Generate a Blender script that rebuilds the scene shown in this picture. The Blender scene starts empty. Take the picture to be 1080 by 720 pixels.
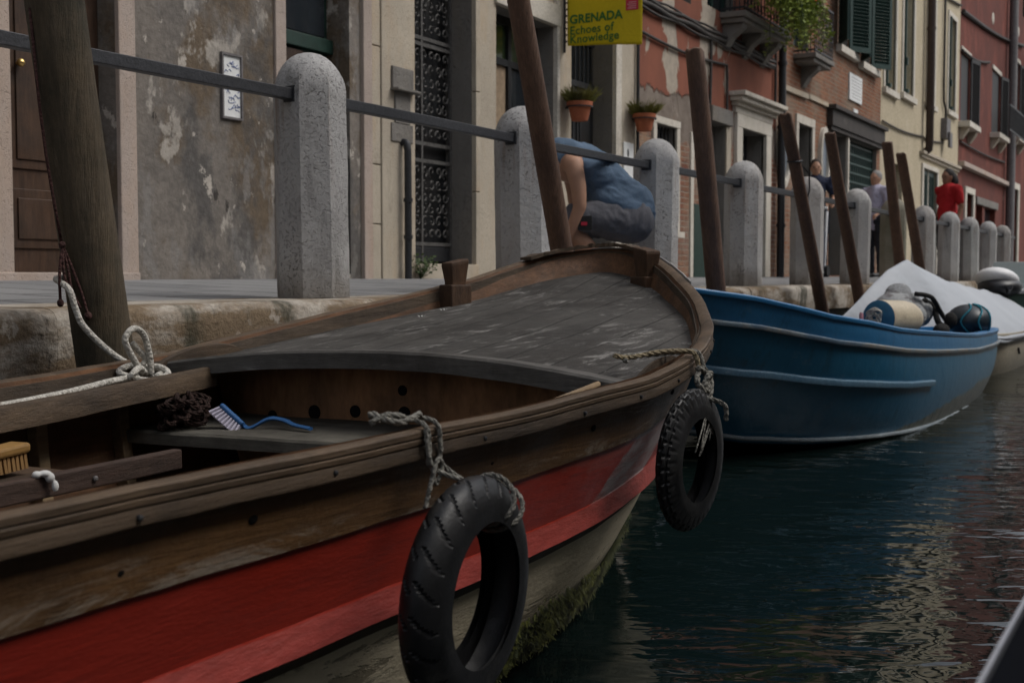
import bpy, bmesh, math, random
from mathutils import Vector, Matrix, noise as mnoise
R = random.Random(7)
PI = math.pi
S = bpy.context.scene
COL = S.collection
WATER = -0.83
D = 5.4                                   # distance of the house fronts from the camera-side datum

# ------------------------------------------------------------------ mesh helpers
class MB:
    def __init__(s): s.v = []; s.f = []; s.m = []; s.cur = 0
    def add(s, vs, fs, mi=None):
        b = len(s.v); s.v += [tuple(p) for p in vs]
        for f in fs: s.f.append(tuple(i + b for i in f)); s.m.append(s.cur if mi is None else mi)
        return s
    def box(s, x0, x1, y0, y1, z0, z1, mi=None):
        v = [(x, y, z) for x in (x0, x1) for y in (y0, y1) for z in (z0, z1)]
        return s.add(v, [(0,1,3,2),(4,6,7,5),(0,4,5,1),(2,3,7,6),(0,2,6,4),(1,5,7,3)], mi)
    def obox(s, c, ax, ay, az, hx, hy, hz, taper=1.0, mi=None):
        c, ax, ay, az = Vector(c), Vector(ax).normalized(), Vector(ay).normalized(), Vector(az).normalized()
        v = []
        for i in (-1, 1):
            for j in (-1, 1):
                for k in (-1, 1):
                    t = taper if k > 0 else 1.0
                    v.append(c + ax*hx*i*t + ay*hy*j*t + az*hz*k)
        return s.add(v, [(0,1,3,2),(4,6,7,5),(0,4,5,1),(2,3,7,6),(0,2,6,4),(1,5,7,3)], mi)
    def tube(s, pts, r, n=10, caps=True, mi=None, squash=1.0):
        pts = [Vector(p) for p in pts]; N = len(pts)
        rs = r if isinstance(r, (list, tuple)) else [r]*N
        vs = []; up = None
        for i, p in enumerate(pts):
            t = (pts[min(i+1, N-1)] - pts[max(i-1, 0)])
            if t.length < 1e-9: t = Vector((0, 0, 1))
            t.normalize()
            if up is None:
                up = Vector((0, 0, 1)) if abs(t.z) < .9 else Vector((1, 0, 0))
            a = (up - t*up.dot(t))
            if a.length < 1e-6: a = t.orthogonal()
            a.normalize(); b = t.cross(a); up = a
            for k in range(n):
                an = 2*PI*k/n
                vs.append(p + (a*math.cos(an)*squash + b*math.sin(an))*rs[i])
        fs = [(i*n+k, i*n+(k+1) % n, (i+1)*n+(k+1) % n, (i+1)*n+k) for i in range(N-1) for k in range(n)]
        if caps: fs += [tuple(range(n))[::-1], tuple((N-1)*n+k for k in range(n))]
        return s.add(vs, fs, mi)
    def lathe(s, prof, c, axis=(0,0,1), n=24, mi=None, cap=True):
        ax = Vector(axis).normalized(); a = ax.orthogonal().normalized(); b = ax.cross(a); c = Vector(c)
        vs = []
        for (r, h) in prof:
            for k in range(n):
                an = 2*PI*k/n; vs.append(c + ax*h + (a*math.cos(an)+b*math.sin(an))*r)
        N = len(prof)
        fs = [(i*n+k, i*n+(k+1) % n, (i+1)*n+(k+1) % n, (i+1)*n+k) for i in range(N-1) for k in range(n)]
        if cap: fs += [tuple(range(n))[::-1], tuple((N-1)*n+k for k in range(n))]
        return s.add(vs, fs, mi)
    def grid(s, fn, nu, nv, mi=None, flip=False):
        vs = [fn(i/nu, j/nv) for i in range(nu+1) for j in range(nv+1)]
        w = nv+1
        fs = [(i*w+j, (i+1)*w+j, (i+1)*w+j+1, i*w+j+1) for i in range(nu) for j in range(nv)]
        if flip: fs = [f[::-1] for f in fs]
        return s.add(vs, fs, mi)
    def ell(s, c, r, n=16, m=10, mi=None, rot=None):
        vs = []; c = Vector(c)
        for i in range(m+1):
            th = PI*i/m
            for k in range(n):
                an = 2*PI*k/n
                p = Vector((r[0]*math.sin(th)*math.cos(an), r[1]*math.sin(th)*math.sin(an), r[2]*math.cos(th)))
                if rot: p = rot @ p
                vs.append(c+p)
        fs = [(i*n+k, (i+1)*n+k, (i+1)*n+(k+1) % n, i*n+(k+1) % n) for i in range(m) for k in range(n)]
        return s.add(vs, fs, mi)
    def sweep(s, path, outs, sec, closed=False, mi=None):
        """rectangular or polygonal section [(o,z)] carried along path; outs = outward plan vectors"""
        n = len(sec); vs = []
        for p, o in zip(path, outs):
            for (a, z) in sec: vs.append((p[0]+o[0]*a, p[1]+o[1]*a, p[2]+z))
        N = len(path)
        fs = [(i*n+k, (i+1)*n+k, (i+1)*n+(k+1) % n, i*n+(k+1) % n) for i in range(N-1) for k in range(n)]
        fs += [tuple(range(n)), tuple((N-1)*n+k for k in range(n))[::-1]]
        return s.add(vs, fs, mi)
    def prism(s, poly, fn, h0, h1, mi=None):
        n = len(poly)
        vs = [fn(a, b, h0) for a, b in poly] + [fn(a, b, h1) for a, b in poly]
        fs = [tuple(range(n))[::-1], tuple(range(n, 2*n))] + [(k, (k+1) % n, n+(k+1) % n, n+k) for k in range(n)]
        return s.add(vs, fs, mi)
    def build(s, name, mat, parent=None, smooth=None, bevel=0, jitter=0, fix=True):
        o0 = Vector((0, 0, 0))
        if parent is not None:
            q = parent
            while q is not None: o0 += q.location; q = q.parent
        me = bpy.data.meshes.new(name)
        vs = [Vector(p) for p in s.v]
        if jitter:
            vs = [p + Vector(mnoise.noise_vector(p*3.1))*jitter + Vector(mnoise.noise_vector(p*11.0))*jitter*.5 for p in vs]
        me.from_pydata([p - o0 for p in vs], [], s.f)
        mats = mat if isinstance(mat, (list, tuple)) else [mat]
        for mm in mats: me.materials.append(mm)
        me.polygons.foreach_set('material_index', s.m)
        if fix:
            bm = bmesh.new(); bm.from_mesh(me)
            bmesh.ops.recalc_face_normals(bm, faces=bm.faces[:]); bm.to_mesh(me); bm.free()
        if smooth is not None:
            me.polygons.foreach_set('use_smooth', [True]*len(me.polygons))
            if smooth < 180: me.set_sharp_from_angle(angle=math.radians(smooth))
        o = bpy.data.objects.new(name, me); COL.objects.link(o)
        if parent is not None: o.parent = parent
        if bevel:
            b = o.modifiers.new('bevel', 'BEVEL'); b.width = bevel; b.segments = 2; b.limit_method = 'ANGLE'; b.angle_limit = math.radians(40)
        return o

def tag(o, label, cat, group=None, kind=None):
    o['label'] = label; o['category'] = cat
    if group: o['group'] = group
    if kind: o['kind'] = kind
    return o
def thing(name, label, cat, loc=(0,0,0), group=None):
    o = bpy.data.objects.new(name, None); COL.objects.link(o); o.location = loc; o.empty_display_size = .1
    return tag(o, label, cat, group)
def struct(o): o['kind'] = 'structure'; return o
def bake(o):
    """apply modifiers so that the object is one plain mesh"""
    dg = bpy.context.evaluated_depsgraph_get()
    me = bpy.data.meshes.new_from_object(o.evaluated_get(dg)); o.modifiers.clear(); o.data = me; return o
def dup(root, loc, label):
    r = root.copy(); COL.objects.link(r); r.location = loc; r['label'] = label
    for ch in list(root.children):
        c = ch.copy(); COL.objects.link(c); c.parent = r
        for g in ch.children:
            d = g.copy(); COL.objects.link(d); d.parent = c
    return r
def cat(pts, n=8):
    """Catmull-Rom through pts"""
    P = [Vector(p) for p in pts]; out = []
    for i in range(len(P)-1):
        a = P[i-1] if i else P[0]*2-P[1]; b, c = P[i], P[i+1]; d = P[i+2] if i+2 < len(P) else P[-1]*2-P[-2]
        for k in range(n):
            t = k/n
            out.append(.5*((2*b)+(c-a)*t+(2*a-5*b+4*c-d)*t*t+(3*b-a-3*c+d)*t**3))
    return out+[P[-1]]
def lerp(a, b, t): return a+(b-a)*t
def tab(x, T):
    if x <= T[0][0]: return T[0][1]
    for (a, b), (c, d) in zip(T, T[1:]):
        if x <= c: return b+(d-b)*(x-a)/(c-a)
    return T[-1][1]

# ------------------------------------------------------------------ material helpers
def C4(c): return (c[0], c[1], c[2], 1)
class Mat:
    def __init__(s, name, rough=.8, metal=0, spec=.35):
        s.mat = bpy.data.materials.new(name); s.mat.use_nodes = True
        s.t = s.mat.node_tree; s.b = s.t.nodes['Principled BSDF']
        s.b.inputs['Roughness'].default_value = rough; s.b.inputs['Metallic'].default_value = metal
        s.b.inputs['Specular IOR Level'].default_value = spec
        tc = s.t.nodes.new('ShaderNodeTexCoord'); oi = s.t.nodes.new('ShaderNodeObjectInfo')
        mu = s.t.nodes.new('ShaderNodeMath'); mu.operation = 'MULTIPLY'; mu.inputs[1].default_value = 37.0
        s.t.links.new(oi.outputs['Random'], mu.inputs[0])
        ad = s.t.nodes.new('ShaderNodeVectorMath'); ad.operation = 'ADD'
        s.t.links.new(tc.outputs['Object'], ad.inputs[0]); s.t.links.new(mu.outputs[0], ad.inputs[1])
        s.rawc = tc.outputs['Object']; s.co = ad.outputs[0]; s.rnd = oi.outputs['Random']
    def L(s, a, b): s.t.links.new(a, b)
    def setin(s, sock, v):
        if hasattr(v, 'is_linked'): s.L(v, sock)
        elif isinstance(v, (tuple, list)) and len(v) == 3 and sock.type == 'RGBA': sock.default_value = C4(v)
        else: sock.default_value = v
    def mapping(s, scale=(1,1,1), rot=(0,0,0), raw=False, loc=(0,0,0)):
        m = s.t.nodes.new('ShaderNodeMapping'); s.L(s.rawc if raw else s.co, m.inputs[0])
        m.inputs['Scale'].default_value = scale; m.inputs['Rotation'].default_value = rot; m.inputs['Location'].default_value = loc
        return m.outputs[0]
    def noise(s, scale, detail=5, rough=.6, st=(1,1,1), dist=0.0, rot=(0,0,0), raw=False):
        n = s.t.nodes.new('ShaderNodeTexNoise'); s.L(s.mapping(st, rot, raw), n.inputs['Vector'])
        n.inputs['Scale'].default_value = scale; n.inputs['Detail'].default_value = detail
        n.inputs['Roughness'].default_value = rough; n.inputs['Distortion'].default_value = dist
        return n.outputs['Fac']
    def voro(s, scale, st=(1,1,1), feature='F1', out='Distance'):
        n = s.t.nodes.new('ShaderNodeTexVoronoi'); n.feature = feature; s.L(s.mapping(st), n.inputs['Vector']); n.inputs['Scale'].default_value = scale
        return n.outputs[out]
    def rng(s, v, lo, hi, a=0.0, b=1.0):
        n = s.t.nodes.new('ShaderNodeMapRange'); s.setin(n.inputs[0], v)
        n.inputs[1].default_value = lo; n.inputs[2].default_value = hi; n.inputs[3].default_value = a; n.inputs[4].default_value = b
        return n.outputs[0]
    def math(s, op, a, b=0.0):
        n = s.t.nodes.new('ShaderNodeMath'); n.operation = op; s.setin(n.inputs[0], a); s.setin(n.inputs[1], b); return n.outputs[0]
    def mix(s, f, a, b, mode='MIX'):
        n = s.t.nodes.new('ShaderNodeMix'); n.data_type = 'RGBA'; n.blend_type = mode
        s.setin(n.inputs[0], f); s.setin(n.inputs[6], a); s.setin(n.inputs[7], b); return n.outputs[2]
    def axis(s, k, raw=True):
        n = s.t.nodes.new('ShaderNodeSeparateXYZ'); s.L(s.rawc if raw else s.co, n.inputs[0]); return n.outputs[k]
    def comb(s, x, y, z=0.0):
        n = s.t.nodes.new('ShaderNodeCombineXYZ'); s.setin(n.inputs[0], x); s.setin(n.inputs[1], y); s.setin(n.inputs[2], z); return n.outputs[0]
    def bump(s, h, dist=.01, strength=1.0, prev=None):
        n = s.t.nodes.new('ShaderNodeBump'); s.setin(n.inputs['Height'], h); n.inputs['Distance'].default_value = dist; n.inputs['Strength'].default_value = strength
        if prev is not None: s.L(prev, n.inputs['Normal'])
        s.L(n.outputs[0], s.b.inputs['Normal']); return n.outputs[0]
    def color(s, c): s.setin(s.b.inputs['Base Color'], c); return s
    def layers(s, col, lays):
        """lays: (colour, scale, stretch, lo, hi, amount)"""
        for (c, sc, st, lo, hi, am) in lays:
            f = s.rng(s.noise(sc, 6, .65, st), lo, hi, 0, am); col = s.mix(f, col, c)
        return col

def weathered(name, c1, c2, scale=1.5, lays=(), rough=.85, bump=.006, bscale=14, st=(1,1,1), metal=0, spec=.3, fine=.18):
    m = Mat(name, rough, metal, spec)
    col = m.mix(m.rng(m.noise(scale, 6, .65, st), .32, .68), c1, c2)
    col = m.layers(col, lays)
    fn = m.rng(m.noise(scale*22, 3, .6, st), .3, .7, 1-fine, 1+fine)
    col = m.mix(1.0, col, m.comb(fn, fn, fn), 'MULTIPLY')
    m.color(col)
    if bump:
        h = m.math('ADD', m.noise(bscale, 6, .7, st), m.math('MULTIPLY', m.noise(bscale*7, 3, .6, st), .35))
        m.bump(h, bump)
    return m.mat

def stone_mat(name, c1, c2, pit=.5, warm=(.33,.25,.17), dark=(.07,.065,.06), bump=.004):
    m = Mat(name, .85, 0, .25)
    col = m.mix(m.rng(m.noise(2.2, 6, .6), .3, .7), c1, c2)
    col = m.mix(m.rng(m.noise(1.7, 5, .7, (1,1,.35)), .52, .72, 0, .5), col, warm)
    p = m.math('MAXIMUM', m.rng(m.noise(62, 1, .4), .63, .68), m.rng(m.noise(150, 1, .4), .62, .68))
    big = m.rng(m.noise(3.3, 4, .65, (1,1,.6)), .42, .58)
    col = m.mix(m.math('MULTIPLY', m.math('MULTIPLY', p, big), pit*.5), col, dark)
    col = m.mix(m.rng(m.noise(5, 6, .75, (1,1,.3)), .58, .75, 0, .55), col, dark)
    if name == 'pale pitted stone':
        z = m.axis(2); st_ = m.math('MULTIPLY', m.rng(z, .30, .78, 0, 1), m.rng(z, .80, .84, 1, 0)); rust = m.math('MULTIPLY', st_, m.rng(m.noise(9, 5, .7, (1.6,1.6,.12)), .52, .68)); col = m.mix(m.math('MULTIPLY', rust, .6), col, (.20,.115,.06))
        foot = m.rng(m.math('ADD', z, m.math('MULTIPLY', m.math('SUBTRACT', m.noise(6, 5, .7), .5), .25)), .0, .16, .65, 0); col = m.mix(foot, col, (.13,.11,.085))
        lich = m.math('MULTIPLY', m.rng(m.noise(5, 6, .75), .56, .64), m.rng(z, .55, .9, .1, .6)); col = m.mix(lich, col, (.17,.165,.145))
    m.color(col)
    h = m.math('SUBTRACT', m.noise(26, 6, .7), m.math('MULTIPLY', p, .6))
    m.bump(h, bump)
    return m.mat

def brick_mat(name, bricks, mortar, extra=None):
    m = Mat(name, .9, 0, .2)
    x = m.axis(0); z = m.axis(2)
    w = m.noise(3.0, 3, .5, raw=True)
    bt = m.t.nodes.new('ShaderNodeTexBrick')
    m.L(m.comb(x, m.math('ADD', z, m.math('MULTIPLY', w, .03))), bt.inputs['Vector'])
    bt.inputs['Scale'].default_value = 1; bt.inputs['Mortar Size'].default_value = .009; bt.inputs['Mortar Smooth'].default_value = .3
    bt.inputs['Brick Width'].default_value = .25; bt.inputs['Row Height'].default_value = .068; bt.inputs['Bias'].default_value = -.1
    bt.inputs['Color1'].default_value = C4(bricks[0]); bt.inputs['Color2'].default_value = C4(bricks[1]); bt.inputs['Mortar'].default_value = C4(mortar)
    col = m.mix(m.rng(m.noise(2.4, 6, .7), .45, .7, 0, .8), bt.outputs['Color'], bricks[2])
    col = m.mix(m.rng(m.noise(1.4, 6, .75), .46, .62, 0, .7), col, mortar)
    col = m.mix(m.rng(m.noise(5, 6, .8), .55, .75, 0, .6), col, (.06,.045,.04))
    h = m.math('SUBTRACT', m.noise(30, 5, .7), m.math('MULTIPLY', bt.outputs['Fac'], 1.2))
    return m, col, h

def wood_mat(name, c1, c2, scuff=None, scuff_amt=.6, st=(.12,1.4,1.4), scale=9, rough=.7, bump=.004, dirt=(.02,.016,.013), spec=.3, holes=False, scuff_lo=.6):
    m = Mat(name, rough, 0, spec)
    g = m.noise(scale, 7, .7, st, .4)
    col = m.mix(m.rng(g, .3, .7), c1, c2)
    col = m.mix(m.rng(m.noise(2.6, 6, .7), .45, .7, 0, .75), col, dirt)
    gr = m.rng(m.noise(scale*6, 4, .7, (st[0]*.5, st[1], st[2])), .3, .7, .72, 1.25)
    col = m.mix(1.0, col, m.comb(gr, gr, gr), 'MULTIPLY')
    if scuff:
        a = m.rng(m.noise(scale*2.2, 6, .75, (st[0]*1.6, st[1]*1.4, st[2]*1.4), .8), scuff_lo, scuff_lo+.08)
        b = m.rng(m.noise(2.2, 4, .6), .42, .6)
        col = m.mix(m.math('MULTIPLY', m.math('MULTIPLY', a, b), scuff_amt), col, scuff)
    m.color(col)
    m.L(m.rng(m.noise(6, 5, .7), .3, .7, rough-.15, min(1, rough+.15)), m.b.inputs['Roughness'])
    m.bump(m.math('ADD', m.noise(scale*4, 6, .75, st), m.math('MULTIPLY', m.noise(60, 4, .7), .3)), bump)
    return m.mat
def plain(name, c, rough=.6, metal=0, spec=.4, var=.15, bump=0, sc=20):
    m = Mat(name, rough, metal, spec)
    f = m.rng(m.noise(sc, 5, .65), .3, .7, 1-var, 1+var)
    m.color(m.mix(1.0, c, m.comb(f, f, f), 'MULTIPLY'))
    if bump: m.bump(m.noise(sc*2, 5, .7), bump)
    return m.mat
def glass_mat(name, c=(.02,.025,.03), rough=.06):
    m = Mat(name, rough, 0, .7); m.color(c); m.bump(m.noise(2.0, 2, .5), .004); return m.mat

T = {}
T['stone'] = stone_mat('pale pitted stone', (.50,.495,.485), (.36,.355,.355), pit=1.0, warm=(.30,.24,.19), bump=.007)
T['stone_warm'] = stone_mat('warm stone', (.50,.44,.35), (.40,.35,.28), pit=.35, warm=(.46,.31,.17), dark=(.13,.11,.09))
T['stone_pink'] = stone_mat('pinkish stone', (.46,.38,.33), (.36,.30,.26), pit=.3, warm=(.42,.29,.2), dark=(.14,.115,.1))
T['stone_grey'] = stone_mat('rough grey stone', (.25,.235,.215), (.18,.17,.155), pit=.5, warm=(.24,.2,.15), bump=.012)
T['stone_kerb'] = weathered('quay kerb stone', (.47,.43,.37), (.33,.295,.25), 2.2,
    [((.17,.12,.072), 2.2, (.8,1,2.4), .44, .56, .95), ((.035,.036,.022), 1.9, (1.2,1,.5), .57, .64, .8), ((.5,.46,.4), 9, (1,1,1), .6, .66, .6), ((.05,.04,.03), 8, (1,1,.3), .6, .66, .8)], .85, .012, 10)
T['quay_low'] = weathered('wet quay wall', (.07,.062,.045), (.035,.034,.026), 3, [((.03,.045,.015), 4, (1,1,1), .45, .65, .8)], .6, .03, 6)
def paving():
    m = Mat('grey flagstones', .75, 0, .35)
    br = m.t.nodes.new('ShaderNodeTexBrick'); m.L(m.comb(m.axis(1), m.axis(0)), br.inputs['Vector'])
    br.inputs['Scale'].default_value = 1; br.inputs['Brick Width'].default_value = .72; br.inputs['Row Height'].default_value = .4
    br.inputs['Mortar Size'].default_value = .014; br.inputs['Color1'].default_value = (.25,.25,.25,1); br.inputs['Color2'].default_value = (.16,.163,.168,1)
    br.inputs['Mortar'].default_value = (.05,.05,.05,1)
    col = m.mix(m.rng(m.noise(5, 6, .7), .45, .7, 0, .5), br.outputs['Color'], (.27,.265,.26))
    m.color(col); m.bump(m.math('SUBTRACT', m.noise(20, 6, .7), br.outputs['Fac']), .006); return m.mat
T['paving'] = paving()
T['plaster_grey'] = weathered('blotched grey render', (.21,.185,.16), (.13,.118,.107), 1.2,
    [((.125,.092,.06), 1.3, (1,1,.8), .47, .55, .9), ((.36,.33,.29), 2.4, (1,1,.6), .57, .60, .9), ((.075,.072,.07), 1.1, (1,1,.6), .52, .58, .75), ((.20,.19,.18), 4, (1,1,.4), .55, .6, .6), ((.45,.41,.36), 5.5, (1,1,.7), .63, .65, .9), ((.03,.027,.024), 6, (1,1,.35), .655, .675, .85)], .9, .012, 7)
T['plaster_cream'] = weathered('cream render', (.49,.42,.30), (.42,.36,.25), 1.0,
    [((.36,.30,.20), 1.1, (1,1,.35), .52, .72, .6), ((.56,.50,.38), 2.6, (1,1,.6), .6, .7, .5), ((.24,.20,.14), 3.5, (1,1,.2), .62, .76, .5)], .9, .004)
T['plaster_red'] = weathered('dark red render', (.135,.036,.024), (.09,.026,.019), .8,
    [((.27,.075,.05), 1.6, (1,1,.5), .52, .7, .6), ((.10,.03,.025), 1.2, (1,1,.3), .55, .75, .6), ((.50,.42,.33), 2.3, (1,1,1), .735, .75, .8)], .9, .004)
T['reflection_buff'] = weathered('buff reflection colour', (.36,.27,.18), (.28,.21,.14), 1.0, [((.2,.13,.09), 1.3, (1,1,.4), .5, .7, .6)], .9, .004)
T['plaster_opp'] = weathered('opposite render', (.34,.27,.20), (.27,.21,.16), .8, [((.2,.16,.13), 1.1, (1,1,.4), .5, .7, .6)], .9, .004)

m_, c_, h_ = brick_mat('old orange brick', ((.25,.098,.05), (.17,.066,.038), (.33,.17,.10)), (.25,.205,.155))
lo = m_.rng(m_.math('ADD', m_.axis(2), m_.math('MULTIPLY', m_.noise(1.5, 5, .7, raw=True), .8)), 2.1, 3.0, .75, 0)
c_ = m_.mix(m_.math('MULTIPLY', lo, m_.rng(m_.noise(3, 6, .7), .4, .62)), c_, (.33,.25,.19)); m_.color(c_); m_.bump(h_, .014); T['brick'] = m_.mat
def peel():
    m, c, h = brick_mat('peeling red plaster over brick', ((.23,.095,.06), (.17,.07,.046), (.34,.22,.14)), (.30,.25,.20))
    z = m.axis(2); wob = m.noise(1.6, 6, .7, raw=True)
    zz = m.math('ADD', z, m.math('MULTIPLY', m.math('SUBTRACT', wob, .5), 1.1))
    grey = m.math('MULTIPLY', m.rng(zz, 1.72, 1.8), 1.0)                    # base render starts here
    under = m.mix(m.rng(m.noise(2.4, 6, .7), .4, .65), (.15,.12,.10), (.25,.21,.175))
    c = m.mix(grey, c, under)
    red = m.mix(m.rng(m.noise(1.3, 6, .65, (1,1,.5)), .35, .65), (.27,.098,.062), (.18,.07,.047))
    red = m.mix(m.rng(m.noise(2.2, 6, .7, (1,1,.25)), .55, .75, 0, .7), red, (.15,.07,.05))
    rmask = m.rng(m.math('ADD', z, m.math('MULTIPLY', m.math('SUBTRACT', m.noise(2.3, 6, .7, (1,1,.45)), .5), .5)), 2.16, 2.19)
    patch = m.rng(m.noise(1.25, 6, .62, (1,1,.45), .3), .60, .615)
    pale = m.mix(m.rng(m.noise(8, 5, .7), .4, .6), (.42,.36,.29), (.33,.29,.24))
    red = m.mix(patch, red, pale)
    c = m.mix(rmask, c, red)
    m.color(c)
    m.bump(m.math('ADD', m.math('MULTIPLY', h, m.math('SUBTRACT', 1.0, grey)), m.math('ADD', m.math('MULTIPLY', rmask, 1.2), m.math('MULTIPLY', patch, -.6))), .014)
    return m.mat
T['peel'] = peel()
T['iron'] = plain('dark iron', (.03,.031,.034), .5, .3, .4, .3, .002, 40)
T['rail'] = plain('painted iron rail', (.038,.040,.046), .45, .2, .45, .3, .002, 60)
T['lead'] = plain('grey pipe', (.14,.13,.13), .55, .1, .4, .3, .002, 20)
T['grille'] = plain('rusty grille iron', (.085,.082,.078), .7, 0, .3, .4, .002, 30)
T['pipe_brown'] = plain('brown pipe', (.05,.032,.026), .5, .1, .4, .25, .002, 20)
T['fascia'] = weathered('weathered fascia', (.06,.05,.044), (.035,.03,.028), 3, [((.11,.10,.09), 5, (.3,1,1), .6, .7, .7)], .7, .004)
T['cable'] = plain('cable', (.05,.045,.042), .7, 0, .3, .3)
T['door_brown'] = wood_mat('brown door wood', (.075,.042,.026), (.045,.026,.017), st=(1.4,1.4,.12), rough=.5, bump=.002)
T['door_dark'] = wood_mat('dark door wood', (.022,.024,.026), (.014,.015,.017), st=(1.4,1.4,.12), rough=.5, bump=.002)
T['door_grey'] = wood_mat('grey door wood', (.16,.15,.135), (.11,.10,.09), st=(1.4,1.4,.12), rough=.7, bump=.003)
T['green_dark'] = plain('dark green paint', (.012,.035,.026), .5, 0, .4, .25)
T['shutter_green'] = plain('green shutter paint', (.016,.045,.038), .55, 0, .4, .25)
T['shutter_black'] = plain('black shutter paint', (.018,.017,.018), .6, 0, .35, .25)
T['shutter_pale'] = plain('grey green shutter paint', (.20,.215,.185), .7, 0, .3, .15)
T['white_trim'] = weathered('white stone trim', (.62,.58,.51), (.5,.46,.39), 3, [((.28,.24,.19), 4, (1,1,.5), .55, .75, .6)], .85, .004)
T['glass'] = glass_mat('dark window glass')
T['glass_green_reflection'] = glass_mat('glass with green reflection colour', (.03,.045,.02), .12)
T['brass'] = plain('brass', (.75,.52,.2), .3, 1, .5)
T['hole_black'] = plain('painted hole black', (.012,.011,.011), .9, 0, .1)  # near-black colour painting the dark inside of holes and slots
T['terracotta'] = weathered('terracotta', (.40,.13,.065), (.32,.10,.05), 6, [((.45,.3,.2), 5, (1,1,1), .6, .75, .5)], .85, .002)
T['soil'] = plain('soil', (.03,.022,.015), 1)
def leaf(name, a, b):
    m = Mat(name, .6, 0, .3); m.color(m.mix(m.rng(m.noise(9, 3, .6), .3, .7), a, b))
    m.b.inputs['Subsurface Weight'].default_value = 0; return m.mat
T['leaf_olive'] = leaf('olive leaf', (.20,.18,.05), (.11,.12,.03))
T['leaf_vine'] = leaf('vine leaf', (.28,.33,.06), (.13,.19,.032))
T['leaf_weed'] = leaf('weed leaf', (.05,.08,.02), (.03,.05,.015))
T['flower'] = plain('orange flower', (.55,.11,.03), .6)
T['plaque'] = plain('white plaque', (.72,.73,.72), .6, 0, .3, .06)
T['ink'] = plain('grey lettering', (.28,.28,.29), .8)
T['ink_blue'] = plain('blue ink', (.10,.15,.34), .8)
T['ink_black'] = plain('black ink', (.02,.02,.02), .8)

# ------------------------------------------------------------------ camera, light, world
YAW = math.atan(729/1301.9); PITCH = math.atan(70/1300)
cam = bpy.data.cameras.new('camera'); cam.sensor_width = 36; cam.lens = 1300/1080*36; cam.clip_start = .02; cam.clip_end = 2000
co = bpy.data.objects.new('camera', cam); COL.objects.link(co); co.location = (0, 0, .09)
fw = Vector((math.cos(PITCH)*math.cos(YAW), math.cos(PITCH)*math.sin(YAW), -math.sin(PITCH)))
co.rotation_euler = fw.to_track_quat('-Z', 'Y').to_euler()
cam.dof.use_dof = True; cam.dof.focus_distance = 3.3; cam.dof.aperture_fstop = 7
S.camera = co
w = bpy.data.worlds.new('World'); S.world = w; w.use_nodes = True
nt = w.node_tree; bg = nt.nodes['Background']
sky = nt.nodes.new('ShaderNodeTexSky'); sky.sky_type = 'NISHITA'; sky.sun_disc = False
SUN_EL, SUN_AZ = math.radians(52), math.radians(-62)      # azimuth measured from +x towards +y
sky.sun_elevation = SUN_EL; sky.sun_rotation = PI/2-SUN_AZ
sky.air_density = 1.0; sky.dust_density = 4.0; sky.ozone_density = 1.0
hs = nt.nodes.new('ShaderNodeHueSaturation'); hs.inputs['Saturation'].default_value = .35
nt.links.new(sky.outputs[0], hs.inputs['Color']); nt.links.new(hs.outputs[0], bg.inputs['Color']); bg.inputs['Strength'].default_value = .10
sl = bpy.data.lights.new('sun', 'SUN'); sl.energy = .5; sl.angle = math.radians(25); sl.color = (1, .96, .9)
so = bpy.data.objects.new('sun', sl); COL.objects.link(so)
sd = Vector((math.cos(SUN_EL)*math.cos(SUN_AZ), math.cos(SUN_EL)*math.sin(SUN_AZ), math.sin(SUN_EL)))
so.rotation_euler = sd.to_track_quat('Z', 'Y').to_euler(); so.location = (0, 0, 30)
S.view_settings.view_transform = 'Standard'; S.view_settings.look = 'None'; S.view_settings.gamma = 1
S.view_settings.exposure = 0.62

# ------------------------------------------------------------------ setting: water, quay, land
def water_mat():
    m = Mat('canal water', .015, 0, .62); m.b.inputs['IOR'].default_value = 1.33
    m.color((.005,.0105,.0095))
    vr = m.t.nodes.new('ShaderNodeVectorRotate'); vr.rotation_type = 'Z_AXIS'; m.L(m.rawc, vr.inputs['Vector']); vr.inputs['Angle'].default_value = -.42
    m.co = vr.outputs[0]
    a = m.noise(2.2, 2, .5, (1.2,.7,1), .3); b = m.noise(6.0, 2, .5, (1.4,.66,1), .6); c = m.noise(19, 2, .5, (1.5,.6,1), .3)
    calm = m.rng(m.noise(.5, 2, .5), .35, .65, .45, 1.15)
    h = m.math('ADD', m.math('MULTIPLY', a, 1.0), m.math('MULTIPLY', calm, m.math('ADD', m.math('MULTIPLY', b, .42), m.math('MULTIPLY', c, .05))))
    m.bump(h, .021); return m.mat
b = MB(); b.add([(-60,-60,WATER),(300,-60,WATER),(300,3.6,WATER),(-60,3.6,WATER)], [(0,1,2,3)])
struct(b.build('canal_water', water_mat()))
b = MB(); b.add([(-200,-200,WATER-1.5),(500,-200,WATER-1.5),(500,300,WATER-1.5),(-200,300,WATER-1.5)], [(0,1,2,3)])
struct(b.build('canal_bed', T['quay_low']))
b = MB(); x = -14.0; i = 0
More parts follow.
